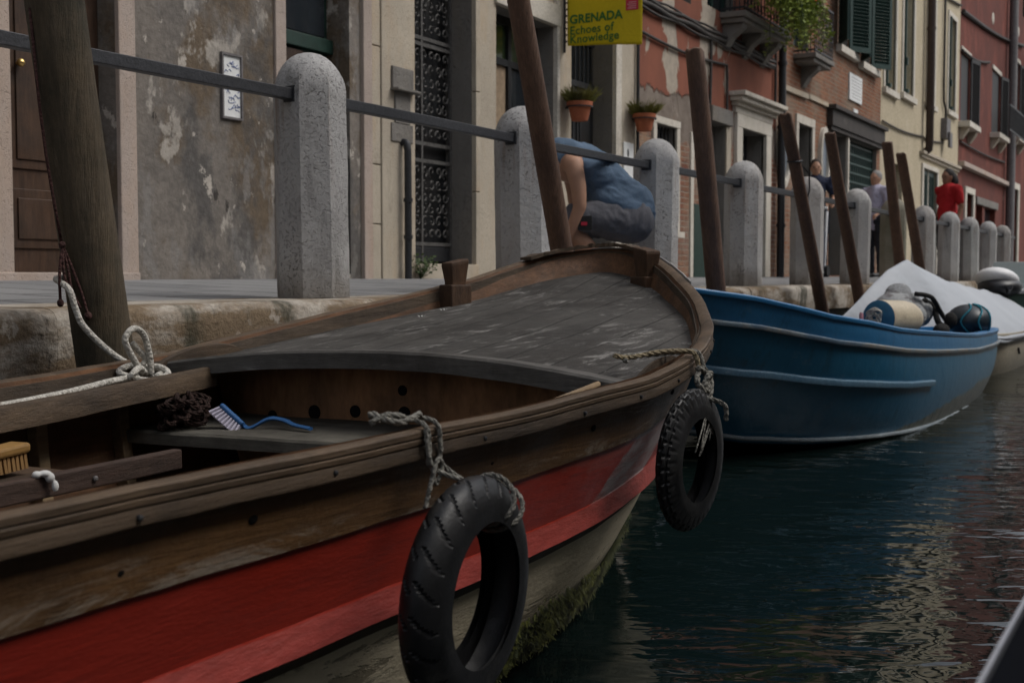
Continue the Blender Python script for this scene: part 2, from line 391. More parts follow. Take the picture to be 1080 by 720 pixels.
while x < 70:                                             # kerb stones, each with a rounded nose
    L = R.uniform(1.15, 1.75); dy = R.uniform(-.012, .012); dz = R.uniform(-.006, .003)
    if abs(x+L-2.42) < .8: L = 2.42-x
    n = max(6, int(L/.12)) if x < 14 else 3
    prof = [(3.34,.0),(2.90,.0),(2.875,-.004),(2.857,-.013),(2.847,-.03),(2.845,-.07),(2.845,-.12),(2.847,-.17),(2.853,-.205),(2.87,-.215),(3.34,-.215)]
    vs = []; K = len(prof)
    for j in range(n+1):
        px = x+.004+(L-.008)*j/n
        for (py, pz) in prof:
            q = mnoise.noise(Vector((px*2.1, py*3, pz*5)))*.010+mnoise.noise(Vector((px*9, py*9, pz*9)))*.004
            vs.append((px, py+dy+(q if py < 2.95 else 0), pz+dz+(q*.3 if py < 2.95 else 0)))
    fs = [(j*K+k, (j+1)*K+k, (j+1)*K+(k+1) % K, j*K+(k+1) % K) for j in range(n) for k in range(K)]+[tuple(range(K)), tuple(n*K+k for k in range(K))[::-1]]
    b.add(vs, fs); x += L; i += 1
struct(b.build('quay_kerb', T['stone_kerb'], smooth=40))
b = MB(); b.grid(lambda u, v: (-14+84*u, 2.97+.03*mnoise.noise(Vector((u*300, v*5, 0))), WATER-1.4+v*(1.4+.83-.19)), 400, 10)
struct(b.build('quay_wall', T['quay_low'], smooth=60))
b = MB(); b.grid(lambda u, v: (-14+84*u, 3.34+(D+.4-3.34)*v, -.004+.08*v), 60, 6)
struct(b.build('pavement', T['paving']))
b = MB(); b.add([(-200,D+.3,-.02),(500,D+.3,-.02),(500,300,-.02),(-200,300,-.02)], [(0,1,2,3)])
struct(b.build('ground', T['paving']))

# ------------------------------------------------------------------ house fronts
def facade(root, mat, s0, s1, z1, openings, z0=-.05, deep=7.0, y=D, sgn=1, reveal=None):
    """front wall with real openings and reveals, side walls, back and flat roof, one mesh"""
    b = MB()
    xs = sorted({s0, s1, *[o[0] for o in openings], *[o[1] for o in openings]})
    zs = sorted({z0, z1, *[o[2] for o in openings], *[o[3] for o in openings]})
    for a, c in zip(xs, xs[1:]):
        for e, f in zip(zs, zs[1:]):
            mx, mz = (a+c)/2, (e+f)/2
            if any(o[0] < mx < o[1] and o[2] < mz < o[3] for o in openings): continue
            b.add([(a,y,e),(c,y,e),(c,y,f),(a,y,f)], [(0,1,2,3)])
    for o in openings:
        a, c, e, f, r = o[:5]; yr = y+r*sgn; mi = 1 if reveal else 0
        b.add([(a,y,e),(a,yr,e),(a,yr,f),(a,y,f)], [(0,1,2,3)], mi); b.add([(c,y,e),(c,yr,e),(c,yr,f),(c,y,f)], [(0,1,2,3)], mi)
        b.add([(a,y,f),(c,y,f),(c,yr,f),(a,yr,f)], [(0,1,2,3)], mi); b.add([(a,y,e),(c,y,e),(c,yr,e),(a,yr,e)], [(0,1,2,3)], mi)
    yb = y+deep*sgn; e0, e1 = s0+.004, s1-.004
    b.add([(e0,y,z0),(e0,yb,z0),(e0,yb,z1),(e0,y,z1)], [(0,1,2,3)]); b.add([(e1,y,z0),(e1,yb,z0),(e1,yb,z1),(e1,y,z1)], [(0,1,2,3)])
    b.add([(e0,yb,z0),(e1,yb,z0),(e1,yb,z1),(e0,yb,z1)], [(0,1,2,3)]); b.add([(e0,y,z1),(e1,y,z1),(e1,yb,z1),(e0,yb,z1)], [(0,1,2,3)])
    return b.build('wall', [mat, reveal] if reveal else mat, root, fix=False)
def slab(name, mat, root, a, c, e, f, y0, y1, bevel=.006, **k):
    b = MB(); b.box(a, c, y0, y1, e, f); return b.build(name, mat, root, bevel=bevel, **k)
def frame(name, mat, root, a, c, e, f, w, proud=.025, top=None, sides=True, sill=0, inn=.0):
    """stone surround butted round an opening a..c, e..f"""
    b = MB(); y0, y1 = D-proud, D+.03
    tw = top if top is not None else w
    b.box(a-w, a, y0, y1, e, f); b.box(c, c+w, y0, y1, e, f)
    b.box(a-w-.004, c+w+.004, y0-.004, y1, f, f+tw)
    if sill: b.box(a-w-.04, c+w+.04, y0-.05, y1, e-sill, e)
    return b.build(name, mat, root, bevel=.006)
def panel_door(name, mat, root, a, c, e, f, y, leaves=1, rows=((.08,.42),(.48,.94)), knob=None):
    b = MB(); b.box(a+.002, c-.002, y, y+.04, e+.002, f-.002); W = (c-a)/leaves
    for l in range(leaves):
        for (r0, r1) in rows:
            x0, x1 = a+W*l+.09, a+W*(l+1)-.09; z0, z1 = lerp(e, f, r0), lerp(e, f, r1)
            b.box(x0, x1, y-.012, y+.002, z0, z1); b.box(x0+.05, x1-.05, y-.022, y-.01, z0+.05, z1-.05)
    d = b.build(name, mat, root, bevel=.004)
    if leaves == 2: slab('meeting_strip', mat, d, (a+c)/2-.02, (a+c)/2+.02, e+.003, f-.003, y-.02, y+.01)
    if knob:
        k = MB(); k.ell((knob[0], y-.05, knob[1]), (.022,.022,.022)); k.tube([(knob[0], y+.01, knob[1]), (knob[0], y-.04, knob[1])], .009); k.build('handle', T['brass'], d, smooth=180)
    return d
def shutter_window(root, a, c, e, f, y, fmat, open_shut=None, name='window'):
    b = MB(); t = .05
    b.box(a, a+t, y-.03, y+.03, e, f); b.box(c-t, c, y-.03, y+.03, e, f); b.box(a+t, c-t, y-.03, y+.03, f-t, f); b.box(a+t, c-t, y-.03, y+.03, e, e+t)
    b.box((a+c)/2-.025, (a+c)/2+.025, y-.028, y+.028, e+t, f-t)
    b.box(a+t, (a+c)/2-.025, y-.012, y+.012, (e+f)/2-.015, (e+f)/2+.015); b.box((a+c)/2+.025, c-t, y-.012, y+.012, (e+f)/2-.015, (e+f)/2+.015)
    wdw = b.build(name, fmat, root)
    g = MB(); g.box(a+.01, c-.01, y+.004, y+.009, e+.01, f-.01); g.build('pane', T['glass'], wdw)
    return wdw
def louvre_leaf(b, hinge, out, width, e, f, thick=.035):
    """one shutter leaf with slats: hinge point (x,y), plan direction out"""
    hx, hy = hinge; o = Vector((out[0], out[1], 0)).normalized(); n = Vector((-o.y, o.x, 0)); c = Vector((hx, hy, 0))
    def bx(u0, u1, z0, z1, th):
        m = c+o*(u0+u1)/2+Vector((0, 0, (z0+z1)/2)); b.obox(m, o, n, (0,0,1), (u1-u0)/2, th/2, (z1-z0)/2)
    bx(0, .06, e, f, thick); bx(width-.06, width, e, f, thick); bx(.06, width-.06, e, e+.09, thick); bx(.06, width-.06, f-.09, f, thick)
    k = int((f-e-.18)/.06)
    for i in range(k):
        z = e+.09+(i+.5)*(f-e-.18)/k
        m = c+o*(width/2)+Vector((0, 0, z)); b.obox(m, o, n+Vector((0,0,.9)), Vector((0,0,1))-n*.9, width/2-.06, .004, .03)

# --- grey rendered house
A = thing('grey_house', 'grey house with blotched damp render, brown door and a framed notice on its wall', 'building', (-8, D, 0))
upA = [(a, a+.95, z, z+1.7, .2) for z in (4.0, 7.2) for a in (-6.4, -3.6, -.8, 2.1, 5.0)]
facade(A, T['plaster_grey'], -8, 7.375, 12.2, [(4.325, 5.05, .1, 2.75, .17), (6.53, 7.25, .1, 2.9, .23), (-4, -3, .1, 2.6, .2), (-.5, .5, 1.0, 2.6, .2)]+upA)
for (a, c, e, f, r) in upA: shutter_window(A, a, c, e, f, D+.14, T['shutter_green'])
shutter_window(A, -.5, .5, 1.0, 2.6, D+.14, T['shutter_green'])
panel_door('door', T['door_brown'], A, -4, -3, .1, 2.6, D+.17)
panel_door('door', T['door_brown'], A, 4.325, 5.05, .1, 2.75, D+.13, rows=((.05,.17),(.21,.62),(.66,.95)), knob=(4.475, 1.21))
slab('threshold', T['stone_pink'], A, 4.2, 5.17, .04, .104, D-.05, D+.2)
slab('jamb', T['stone_pink'], A, 4.02, 4.322, .05, 2.8, D-.03, D+.02); slab('jamb', T['stone_pink'], A, 5.053, 5.178, .05, 2.8, D-.03, D+.02)
slab('lintel', T['stone_pink'], A, 4.0, 5.2, 2.803, 3.0, D-.035, D+.02)
slab('jamb', T['stone_pink'], A, 6.42, 6.527, .05, 3.0, D-.02, D+.03)
dr = panel_door('door', T['green_dark'], A, 6.53, 7.25, .1, 2.9, D+.2, rows=((.03,.3),))
b = MB()
louvre_leaf(b, (6.56, D+.175), (1, 0), .36, .95, 1.66); b.build('louvre', T['door_brown'], dr)
slab('transom', T['green_dark'], dr, 6.533, 7.247, 1.68, 1.78, D+.14, D+.21)
g = slab('fanlight', T['glass'], dr, 6.58, 7.2, 1.8, 2.8, D+.185, D+.197, bevel=0)
# framed notice
t = thing('framed_notice', 'narrow framed notice with blue scribbles on the blotched grey wall', 'notice', (6.0, D, 1.28))
b = MB(); a, c, e, f = 5.905, 6.095, 1.072, 1.484
b.box(a, a+.014, D-.02, D+.002, e, f); b.box(c-.014, c, D-.02, D+.002, e, f); b.box(a+.014, c-.014, D-.02, D+.002, e, e+.014); b.box(a+.014, c-.014, D-.02, D+.002, f-.014, f)
b.build('frame', T['lead'], t)
b = MB(); b.box(a+.015, c-.015, D-.008, D+.001, e+.015, f-.015); b.build('sheet', T['plaque'], t)
b = MB()
for k in range(26):
    x = R.uniform(a+.03, c-.04); z = e+.05+R.random()**1.4*.14 if k < 16 else f-.05-R.random()*.09
    b.tube([(x+.012*j*R.uniform(.5, 1.2), D-.0095, z+R.uniform(-.012, .012)) for j in range(4)], .0022, 5)
b.build('scribble', T['ink_blue'], t)

# --- stone fronted house with the iron grille door
B = thing('stone_house', 'cream stone fronted house with iron scroll door and tall plain pilasters', 'building', (7.38, D, 0))
upB = [(a, a+.9, z, z+1.7, .2) for z in (3.7, 6.9) for a in (7.8, 9.4, 11.0)]
opB = [(8.05, 8.954, .18, 2.95, .28), (9.338, 10.44, .1, 2.42, .25), (10.78, 11.775, .1, 2.95, .24)]
facade(B, T['stone_warm'], 7.38, 12.335, 11.4, opB+upB, reveal=T['stone_grey'])
for (a, c, e, f, r) in upB: shutter_window(B, a, c, e, f, D+.14, T['shutter_green'])
for (x0, x1, pr, mt, st) in [(7.384,7.49,.03,'stone_pink',0), (7.494,7.60,.022,'stone_warm',.42), (7.604,8.046,.034,'stone_warm',0), (8.958,9.03,.04,'stone_warm',.8), (9.045,9.33,.02,'stone_warm',0),
                             (10.445,10.50,.045,'white_trim',0), (10.51,10.776,.025,'stone_warm',0), (11.78,11.92,.045,'white_trim',0), (11.925,12.33,.03,'stone_warm',0)]:
    if st:
        z = .05
        while z < 3.3:
            h = st*R.uniform(.9, 1.1); slab('pilaster', T[mt], B, x0, x1, z, z+h-.008, D-pr, D+.01, jitter=0); z += h
    else: slab('pilaster', T[mt], B, x0, x1, .05, 3.3, D-pr, D+.01)
slab('cornice', T['stone_warm'], B, 7.384, 12.33, 3.303, 3.5, D-.14, D+.01)
slab('lintel', T['white_trim'], B, 9.30, 10.51, 2.425, 2.62, D-.05, D+.01)
slab('threshold', T['stone_warm'], B, 8.04, 8.97, .05, .178, D-.06, D+.3)
# letter plate
b = MB(); y = D-.034
b.box(7.72, 8.0, y-.02, y+.003, 1.50, 1.66); b.box(7.71, 8.02, y-.075, y+.003, 1.478, 1.497); b.box(7.76, 7.96, y-.016, y+.003, 1.24, 1.475); b.box(7.715, 8.0, y-.012, y+.003, 1.10, 1.238)
lp = b.build('letter_plate', T['stone_grey'], B, bevel=.004)
b = MB(); b.box(7.81, 7.91, y-.019, y-.012, 1.262, 1.285); b.build('slot', T['hole_black'], lp)
b = MB(); P = [(7.86, D+.02, 1.09), (7.86, D-.06, 1.10), (7.86, D-.085, 1.06), (7.86, D-.09, .9), (7.86, D-.09, .06)]
b.tube(cat(P, 5), .028, 10)
for z in (.38, .66): b.lathe([(.036, -.015), (.036, .015)], (7.86, D-.09, z), n=12)
b.build('drain_pipe', T['iron'], B, smooth=50)
# iron scroll door
gd = panel_door('door', T['door_dark'], B, 8.05, 8.954, .18, 2.95, D+.26, rows=((.02,.05),))
b = MB(); yg = D+.21
for z in (.33, 1.01, 1.15, 1.95, 2.0): b.box(8.055, 8.95, yg-.012, yg+.012, z, z+.03)
for x in (8.055, 8.485, 8.925): b.box(x, x+.025, yg-.0115, yg+.0115, .2, 2.94)
for zone in ((.37, 1.0), (1.19, 1.94), (2.04, 2.9)):
    ny = int((zone[1]-zone[0])/.105)
    for i in range(8):
        for j in range(ny):
            cx = 8.125+i*.105; cz = zone[0]+.055+j*(zone[1]-zone[0]-.11)/max(1, ny-1); sg = 1 if (i+j) % 2 else -1
            pts = [(cx+sg*(.05-.0052*k)*math.cos(k*.75+j), yg, cz+(.05-.0052*k)*math.sin(k*.75+j)) for k in range(9)]
            b.tube(pts, .0085, 4)
b.build('grille', T['grille'], gd)
slab('kick_plate', T['iron'], gd, 8.08, 8.92, .2, .32, yg-.008, yg+.004)
# shop opening with glazed door
sd_ = MB(); a, c, e, f = 9.338, 10.44, .1, 2.42; yy = D+.2
sd_.box(a, a+.07, yy-.03, yy+.03, e, f); sd_.box(c-.07, c, yy-.03, yy+.03, e, f); sd_.box(a+.07, c-.07, yy-.03, yy+.03, f-.07, f); sd_.box(a+.07, c-.07, yy-.028, yy+.028, 1.98, 2.04); sd_.box(9.88, 9.94, yy-.029, yy+.029, e, f-.07)
shop = sd_.build('door', T['door_dark'], B)
slab('pane', T['glass_green_reflection'], shop, a+.07, c-.07, 2.04, f-.07, yy+.002, yy+.008, bevel=0)  # green of the awning's reflection put into the glass colour
slab('pane', T['glass'], shop, 9.94, c-.07, e, 1.98, yy+.002, yy+.008, bevel=0)
slab('reflection_panel', T['reflection_buff'], shop, a+.07, 9.88, e, 1.98, yy, yy+.012, bevel=0)  # buff board stands for the opposite house reflected in the glass
dk = panel_door('door', T['door_dark'], B, 10.78, 11.775, .1, 2.0, D+.22, leaves=2)
b = MB(); b.box(10.783, 11.77, D+.2, D+.26, 2.0, 2.06)
for k in range(10): b.tube([(10.83+k*.1, D+.215, 2.06), (10.83+k*.1, D+.215, 2.93)], .011, 6)
b.box(10.783, 11.77, D+.205, D+.225, 2.45, 2.475); b.build('transom_bars', T['iron'], B)
slab('pane', T['glass'], B, 10.785, 11.77, 2.06, 2.94, D+.235, D+.24, bevel=0)
b = MB(); b.tube([(12.30, D-.06, z) for z in (.05, 1.2, 1.9, 2.6, 3.29)], .02, 8); b.build('down_pipe', T['iron'], B, smooth=60)
t = thing('door_plate', 'white enamel doorplate low on the pale pilaster behind the crouching man', 'sign', (12.1, D-.03, 1.3))
b = MB(); b.box(11.97, 12.22, D-.05, D-.028, 1.10, 1.49); b.build('plate', T['plaque'], t, bevel=.006)
b = MB(); b.ell((12.07, D-.051, 1.38), (.022,.004,.045)); b.build('mark', T['ink_black'], t)

# --- peeling red house
Cc = thing('peeling_red_house', 'red house with peeling plaster over bare brick and a stone doorcase', 'building', (12.34, D, 0))
opC = [(12.92, 13.52, .59, 1.79, .22), (14.72, 15.25, .08, 1.995, .2), (15.80, 16.82, .08, 2.03, .26), (13.2, 14.0, 3.3, 4.9, .2)]
upC = [(a, a+.95, z, z+1.7, .2) for z in (6.6,) for a in (12.9, 14.4, 15.9)]+[(14.55, 15.5, 3.4, 5.2, .2)]
facade(Cc, T['peel'], 12.34, 17.44, 10.6, opC+upC, reveal=T['stone_grey'])
for (a, c, e, f, r) in upC+[opC[3]]: shutter_window(Cc, a, c, e, f, D+.14, T['shutter_green'])
frame('window_frame', T['white_trim'], Cc, 12.92, 13.52, .59, 1.79, .10, .03, top=.08, sill=.07)
wn = shutter_window(Cc, 12.92, 13.52, .59, 1.79, D+.18, T['door_dark'])
b = MB()
for k in range(6): b.tube([(12.97+k*.1, D+.06, .6), (12.97+k*.1, D+.06, 1.785)], .009, 6)
for z in (.9, 1.2, 1.5): b.box(12.921, 13.519, D+.05, D+.07, z, z+.015)
b.build('bars', T['iron'], wn)
slab('lintel', T['stone_grey'], Cc, 14.62, 15.38, 2.0, 2.19, D-.06, D+.05)
panel_door('door', T['door_grey'], Cc, 14.72, 15.25, .08, 1.99, D+.14)
slab('jamb', T['stone_warm'], Cc, 15.253, 15.42, .05, 1.995, D-.02, D+.05); slab('jamb', T['white_trim'], Cc, 14.0, 14.1, .05, 1.8, D-.02, D+.05)
# green lower door right of the white frame
slab('cellar_hatch', T['green_dark'], Cc, 14.12, 14.6, .06, .95, D-.02, D+.02)
frame('doorcase', T['white_trim'], Cc, 15.80, 16.82, .06, 2.03, .22, .05, top=.17)
b = MB()
for (x0, x1, z0, z1, p) in [(15.52, 17.1, 2.205, 2.29, .05), (15.48, 17.14, 2.293, 2.34, .10), (15.42, 17.2, 2.343, 2.40, .17), (15.38, 17.24, 2.403, 2.46, .22)]: b.box(x0, x1, D-p, D+.02, z0, z1)
b.build('door_cornice', T['white_trim'], Cc, bevel=.008)
panel_door('door', T['door_dark'], Cc, 15.80, 16.82, .08, 2.03, D+.24, leaves=2)
# cable bundle, second lower pipe, vertical pipe at the joint
def sag(a, c, y, z0, z1, d, n=10): return [(lerp(a, c, k/n), y, lerp(z0, z1, k/n)-d*math.sin(PI*k/n)) for k in range(n+1)]
b = MB()
for (dz, dy, r, w_) in [(0, .04, .03, 0), (.05, .05, .022, .3), (-.05, .04, .016, .7), (.09, .035, .014, 1.1)]:
    P = [(12.4+k*.25, D-dy, 3.03+dz+.014*math.sin(k*1.3+w_*3)+.0*k) for k in range(20)]; b.tube(P, r, 7)
b.build('cable_bundle', T['cable'], Cc, smooth=60)
b = MB(); b.tube(sag(12.4, 15.2, D-.03, 2.72, 2.76, .05)+[(15.22, D-.03, 2.6), (15.22, D-.03, 2.2)], .018, 7)
b.tube([(14.62, D-.03, 2.98), (14.62, D-.03, 2.7), (14.60, D-.03, 2.2)], .02, 7); b.build('conduit', T['cable'], Cc, smooth=60)
b = MB(); b.tube([(17.38, D-.09, z) for z in (.05, 1, 2, 3, 4.5, 7, 10.3)], .055, 10)
for z in (.8, 2.2, 3.1, 5.0): b.lathe([(.068, -.025), (.068, .025)], (17.38, D-.09, z), n=12)
b.build('drain_pipe', T['iron'], Cc, smooth=50)
b = MB(); b.tube([(17.22, D-.04, z) for z in (2.5, 3, 3.6)], .02, 8); b.tube([(17.05, D-.03, z) for z in (.1, 1, 1.8, 2.2)], .015, 8); b.build('conduit', T['cable'], Cc, smooth=60)

# --- brick house
Dd = thing('brick_house', 'orange brick house with oval windows, white plaque and dark shopfront', 'building', (17.45, D, 0))
opD = [(18.45, 19.2, .08, 2.38, .28), (20.30, 21.36, .08, 2.45, .3), (21.46, 23.62, .08, 2.45, .14)]
upD = [(18.2, 19.0, 3.5, 5.3, .2), (20.75, 21.0+.35, 3.9, 5.9, .2), (22.0+.28, 22.95, 3.85, 5.9, .2)]+[(a, a+.9, 7.0, 8.7, .2) for a in (18.1, 20.2, 22.3)]
# oval openings are set in as rectangles hidden behind their round stone rings
ov = [(17.68, 1.88), (19.86, 1.94)]
facade(Dd, T['brick'], 17.45, 23.895, 11.8, opD+upD, reveal=T['stone_grey'])
for (a, c, e, f, r) in upD: shutter_window(Dd, a, c, e, f, D+.14, T['shutter_green'])
for (cx, cz) in ov:
    b = MB(); n = 40; prof = [(0, .002), (0, -.06), (.06, -.075), (.12, -.06), (.12, .002)]
    vs = []; cx_ = max(cx, 17.45+.24)
    for k in range(n):
        an = 2*PI*k/n
        for (o, y) in prof: vs.append((cx_+(.20+o*.55)*math.cos(an), D+y, cz+(.40+o)*math.sin(an)))
    m = len(prof); b.add(vs, [(k*m+i, ((k+1) % n)*m+i, ((k+1) % n)*m+i+1, k*m+i+1) for k in range(n) for i in range(m-1)])
    o = b.build('oval_window', T['white_trim'], Dd, smooth=40)
    g = MB(); g.add([(cx_+.202*math.cos(2*PI*k/n), D-.02, cz+.402*math.sin(2*PI*k/n)) for k in range(n)], [tuple(range(n))]); g.build('pane', plain('grey blue pane', (.17,.20,.24), .35, 0, .5, .15), o)
frame('doorcase', T['white_trim'], Dd, 18.45, 19.2, .06, 2.38, .12, .03, top=.13)
panel_door('door', T['door_grey'], Dd, 18.45, 19.2, .08, 2.38, D+.26)
b = MB(); b.box(20.12, 23.88, D-.10, D+.02, 2.52, 2.78); b.box(20.08, 23.89, D-.16, D+.02, 2.783, 2.85); b.box(20.16, 23.84, D-.07, D+.02, 2.45, 2.517); b.build('shop_fascia', T['fascia'], Dd, bevel=.006)
panel_door('shop_door', T['door_dark'], Dd, 20.30, 21.36, .08, 2.45, D+.26)
slab('mullion', T['white_trim'], Dd, 21.364, 21.456, .06, 2.45, D-.04, D+.1)
b = MB(); b.box(21.462, 23.618, D+.1, D+.12, .082, 2.448); sg = b.build('shop_shutter', T['green_dark'], Dd)
b = MB()
for k in range(14): b.box(21.5+k*.16, 21.53+k*.16, D+.07, D+.095, .1, 2.43)
for k in range(15): b.box(21.47, 23.61, D+.068, D+.097, .12+k*.16, .15+k*.16)
b.build('lattice', T['shutter_green'], sg)
b = MB()
for (a, c, e, f) in [(20.75, 21.35, 3.9, 5.9), (22.28, 22.95, 3.85, 5.9)]:
    b = MB(); louvre_leaf(b, (a-.02, D-.03), (-.72, -.42), .5, e, f); louvre_leaf(b, (c+.02, D-.03), (.72, -.42), .5, e, f); b.build('shutter', T['shutter_green'], Dd)
    slab('sill', T['white_trim'], Dd, a-.14, c+.5, e-.12, e, D-.10, D+.02)
b = MB()
for (x0, x1, z, p) in [(17.5, 18.9, 2.78, .05), (19.0, 20.1, 2.80, .04)]: b.box(x0, x1, D-p, D+.01, z, z+.07)
b.build('string_course', T['stone_warm'], Dd, jitter=.015)
t = thing('marble_plaque', 'white marble plaque with faint inscription on the orange brick', 'plaque', (21.9, D, 3.3))
b = MB(); b.box(21.45, 22.32, D-.03, D+.001, 3.10, 3.56); b.build('slab', T['plaque'], t, bevel=.006)
b = MB()
for k in range(7):
    x = 21.56; z = 3.5-.055*k
    while x < 22.2: l = R.uniform(.03, .09); b.box(x, x+l, D-.0315, D-.029, z-.012, z); x += l+.02
b.build('inscription', T['ink'], t)
t = thing('house_number_tile', 'small pale tile on the brick below the white plaque', 'sign', (21.95, D, 2.95))
b = MB(); b.box(21.8, 22.08, D-.02, D+.001, 2.905, 2.985); b.build('tile', T['plaque'], t, bevel=.004)
# balconies belong to the houses that carry them
def balcony(root, s0, s1, y0, z, rail_h, corbels, n):
    b = MB(); b.box(s0, s1, y0, D+.01, z, z+.07); b.box(s0+.04, s1-.04, y0+.04, D+.01, z-.06, z-.003)
    sl_ = b.build('balcony', T['stone_grey'], root, bevel=.008)
    for cx in corbels:
        b = MB(); b.prism([(D+.01, z-.063), (y0+.07, z-.063), (y0+.09, z-.12), (D-.12, z-.22), (D-.03, z-.36), (D+.01, z-.38)], lambda a, q, h, cx=cx: (cx+h, a, q), -.09, .09); b.build('corbel', T['stone_grey'], sl_, bevel=.006)
    b = MB(); yr = y0+.03
    for zz in (z+.1, z+rail_h): b.box(s0+.02, s1-.02, yr-.012, yr+.012, zz, zz+.025); b.box(s0+.02, s0+.044, yr+.013, D, zz, zz+.025); b.box(s1-.044, s1-.02, yr+.013, D, zz, zz+.025)
    for k in range(n+1):
        x = lerp(s0+.03, s1-.03, k/n); b.tube([(x, yr, z+.072), (x, yr, z+rail_h)], .008, 5)
        if k < n:
            cx = x+(s1-s0)/n/2
            for cz in (.26, .5, .74): b.tube([(cx+.05*math.cos(q), yr, z+rail_h*cz+.05*math.sin(q)) for q in [j*PI/4 for j in range(9)]], .007, 4)
    for k in range(5): b.tube([(s0+.03, lerp(yr, D, k/5), z+.072), (s0+.03, lerp(yr, D, k/5), z+rail_h)], .008, 5)
    b.build('railing', T['iron'], sl_)
    return sl_
balcony(Cc, 15.0, 16.95, 5.06, 3.32, .8, (15.2, 15.95, 16.7), 14)
balcony(Dd, 18.2, 19.25, 5.06, 3.30, .8, (18.7,), 10)

# --- cream house
Ee = thing('cream_house', 'cream rendered house with tall narrow windows and a brown downpipe', 'building', (23.9, D, 0))
wE = [(24.15, 25.05, 3.66, 6.2), (25.75, 26.75, 3.76, 6.2), (28.2, 29.05, 3.87, 6.2), (30.75, 31.7, 4.0, 6.2)]
opE = [(a, c, e, f, .22) for (a, c, e, f) in wE]+[(27.95, 29.55, .08, 2.42, .12), (25.0, 25.9, .08, 2.3, .2)]
upE = [(a, a+.9, z, z+1.8, .2) for z in (7.6,) for a in (24.3, 26.0, 28.2, 30.6)]
facade(Ee, T['plaster_cream'], 23.9, 32.33, 12.6, opE+upE, reveal=T['plaster_cream'])
for (a, c, e, f, r) in upE: shutter_window(Ee, a, c, e, f, D+.14, T['shutter_green'])
for (a, c, e, f) in wE:
    frame('window_frame', T['white_trim'], Ee, a, c, e, f, .12, .03, sill=.12)
    wq = slab('window', T['shutter_pale'], Ee, a+.003, c-.003, e+.002, f-.002, D+.17, D+.2, bevel=0)
    b = MB(); b.box(a+.01, a+.06, D-.07, D+.15, e+.01, f-.02); b.box(a+.005, a+.12, D-.12, D-.06, e+.0, e+.07); b.box(a+.01, a+.09, D-.1, D-.05, e+.55, e+.7); b.build('shutter', T['shutter_green'], wq)
b = MB(); b.tube([(27.95, D-.14, 12.4), (27.95, D-.14, 2.95), (28.0, D-.12, 2.82), (28.1, D-.02, 2.78)], .085, 12)
for z in (3.7, 5.4, 7.6): b.lathe([(.1, -.03), (.1, .03)], (27.95, D-.14, z), n=12)
b.build('down_pipe', T['pipe_brown'], Ee, smooth=50)
b = MB(); b.box(27.6, 32.32, D-.10, D+.01, 2.70, 2.77); b.box(27.65, 32.32, D-.05, D+.01, 2.63, 2.697); b.build('string_course', T['stone_warm'], Ee, bevel=.008)
frame('doorcase', T['white_trim'], Ee, 27.95, 29.55, .06, 2.42, .14, .04, top=.1)
dE = slab('door', T['green_dark'], Ee, 27.953, 29.547, .082, 2.418, D+.08, D+.11, bevel=0)
b = MB()
for (a, c) in ((27.97, 28.72), (28.78, 29.53)): louvre_leaf(b, (a, D+.055), (1, 0), c-a, .1, 2.4)
b.build('louvre', T['shutter_green'], dE); slab('mullion', T['white_trim'], dE, 28.725, 28.775, .09, 2.41, D+.02, D+.079, bevel=0)
panel_door('door', T['door_dark'], Ee, 25.0, 25.9, .08, 2.3, D+.18)
b = MB()
b.tube(sag(23.95, 27.8, D-.03, 3.0, 3.08, .05)+sag(28.1, 30.2, D-.03, 3.05, 3.18, .02), .02, 6); b.tube(sag(27.9, 32.2, D-.04, 6.6, 6.7, .12), .03, 6)
b.tube([(30.0, D-.05, z) for z in (6.6, 5.2, 4.4)]+[(30.05, D-.05, 4.1), (30.3, D-.05, 3.95), (30.32, D-.05, 3.7)], .03, 6); b.build('cable', T['cable'], Ee, smooth=60)
b = MB(); b.box(30.0, 30.5, D-.14, D+.01, 3.25, 3.72); b.box(30.1, 30.4, D-.2, D-.141, 3.05, 3.4); b.build('meter_box', T['lead'], Ee, bevel=.01)

# --- dark red house
Ff = thing('dark_red_house', 'dark red house with black shutters and bracketed stone sills', 'building', (32.34, D, 0))
wF = [(32.55, 33.8, 3.9, 5.65), (37.7, 39.2, 4.13, 5.95), (41.8, 43.4, 4.45, 6.9), (46, 47.4, 4.4, 6.6)]
opF = [(a, c, e, f, .2) for (a, c, e, f) in wF]+[(33.5, 34.6, .08, 2.2, .22), (35.3, 36.4, .08, 2.0, .3), (36.8, 38.8, .9, 2.0, .2), (41.2, 43.6, .08, 2.86, .22)]
upF = [(a, a+1.2, z, z+1.9, .2) for z in (8.6,) for a in (33, 36.5, 40.2, 44, 48)]
facade(Ff, T['plaster_red'], 32.34, 62, 12.8, opF+upF)
for (a, c, e, f, r) in upF: shutter_window(Ff, a, c, e, f, D+.14, T['shutter_green'])
for (a, c, e, f) in wF:
    wq = slab('window', T['shutter_black'], Ff, a+.003, c-.003, e+.002, f-.002, D+.03, D+.06, bevel=0)
    b = MB(); louvre_leaf(b, (c+.02, D-.04), (.95, -.15), .7, e, f); b.build('shutter', T['shutter_black'], wq)
    b = MB(); b.box(a-.25, c+.25, D-.28, D+.01, e-.14, e); b.build('sill', T['white_trim'], wq, bevel=.01)
    for cx in (a, c):
        b = MB(); b.prism([(D+.01, e-.143), (D-.22, e-.143), (D-.2, e-.22), (D-.06, e-.42), (D+.01, e-.44)], lambda p, q, h, cx=cx: (cx+h, p, q), -.12, .12); b.build('bracket', T['stone_warm'], wq)
    slab('lintel', T['white_trim'], wq, a-.1, c+.1, f+.002, f+.12, D-.04, D+.02)
b = MB(); b.box(37.7, 44.5, D-.5, D-.47, 4.9, 4.94); b.box(37.7, 44.5, D-.5, D-.47, 4.2, 4.24)
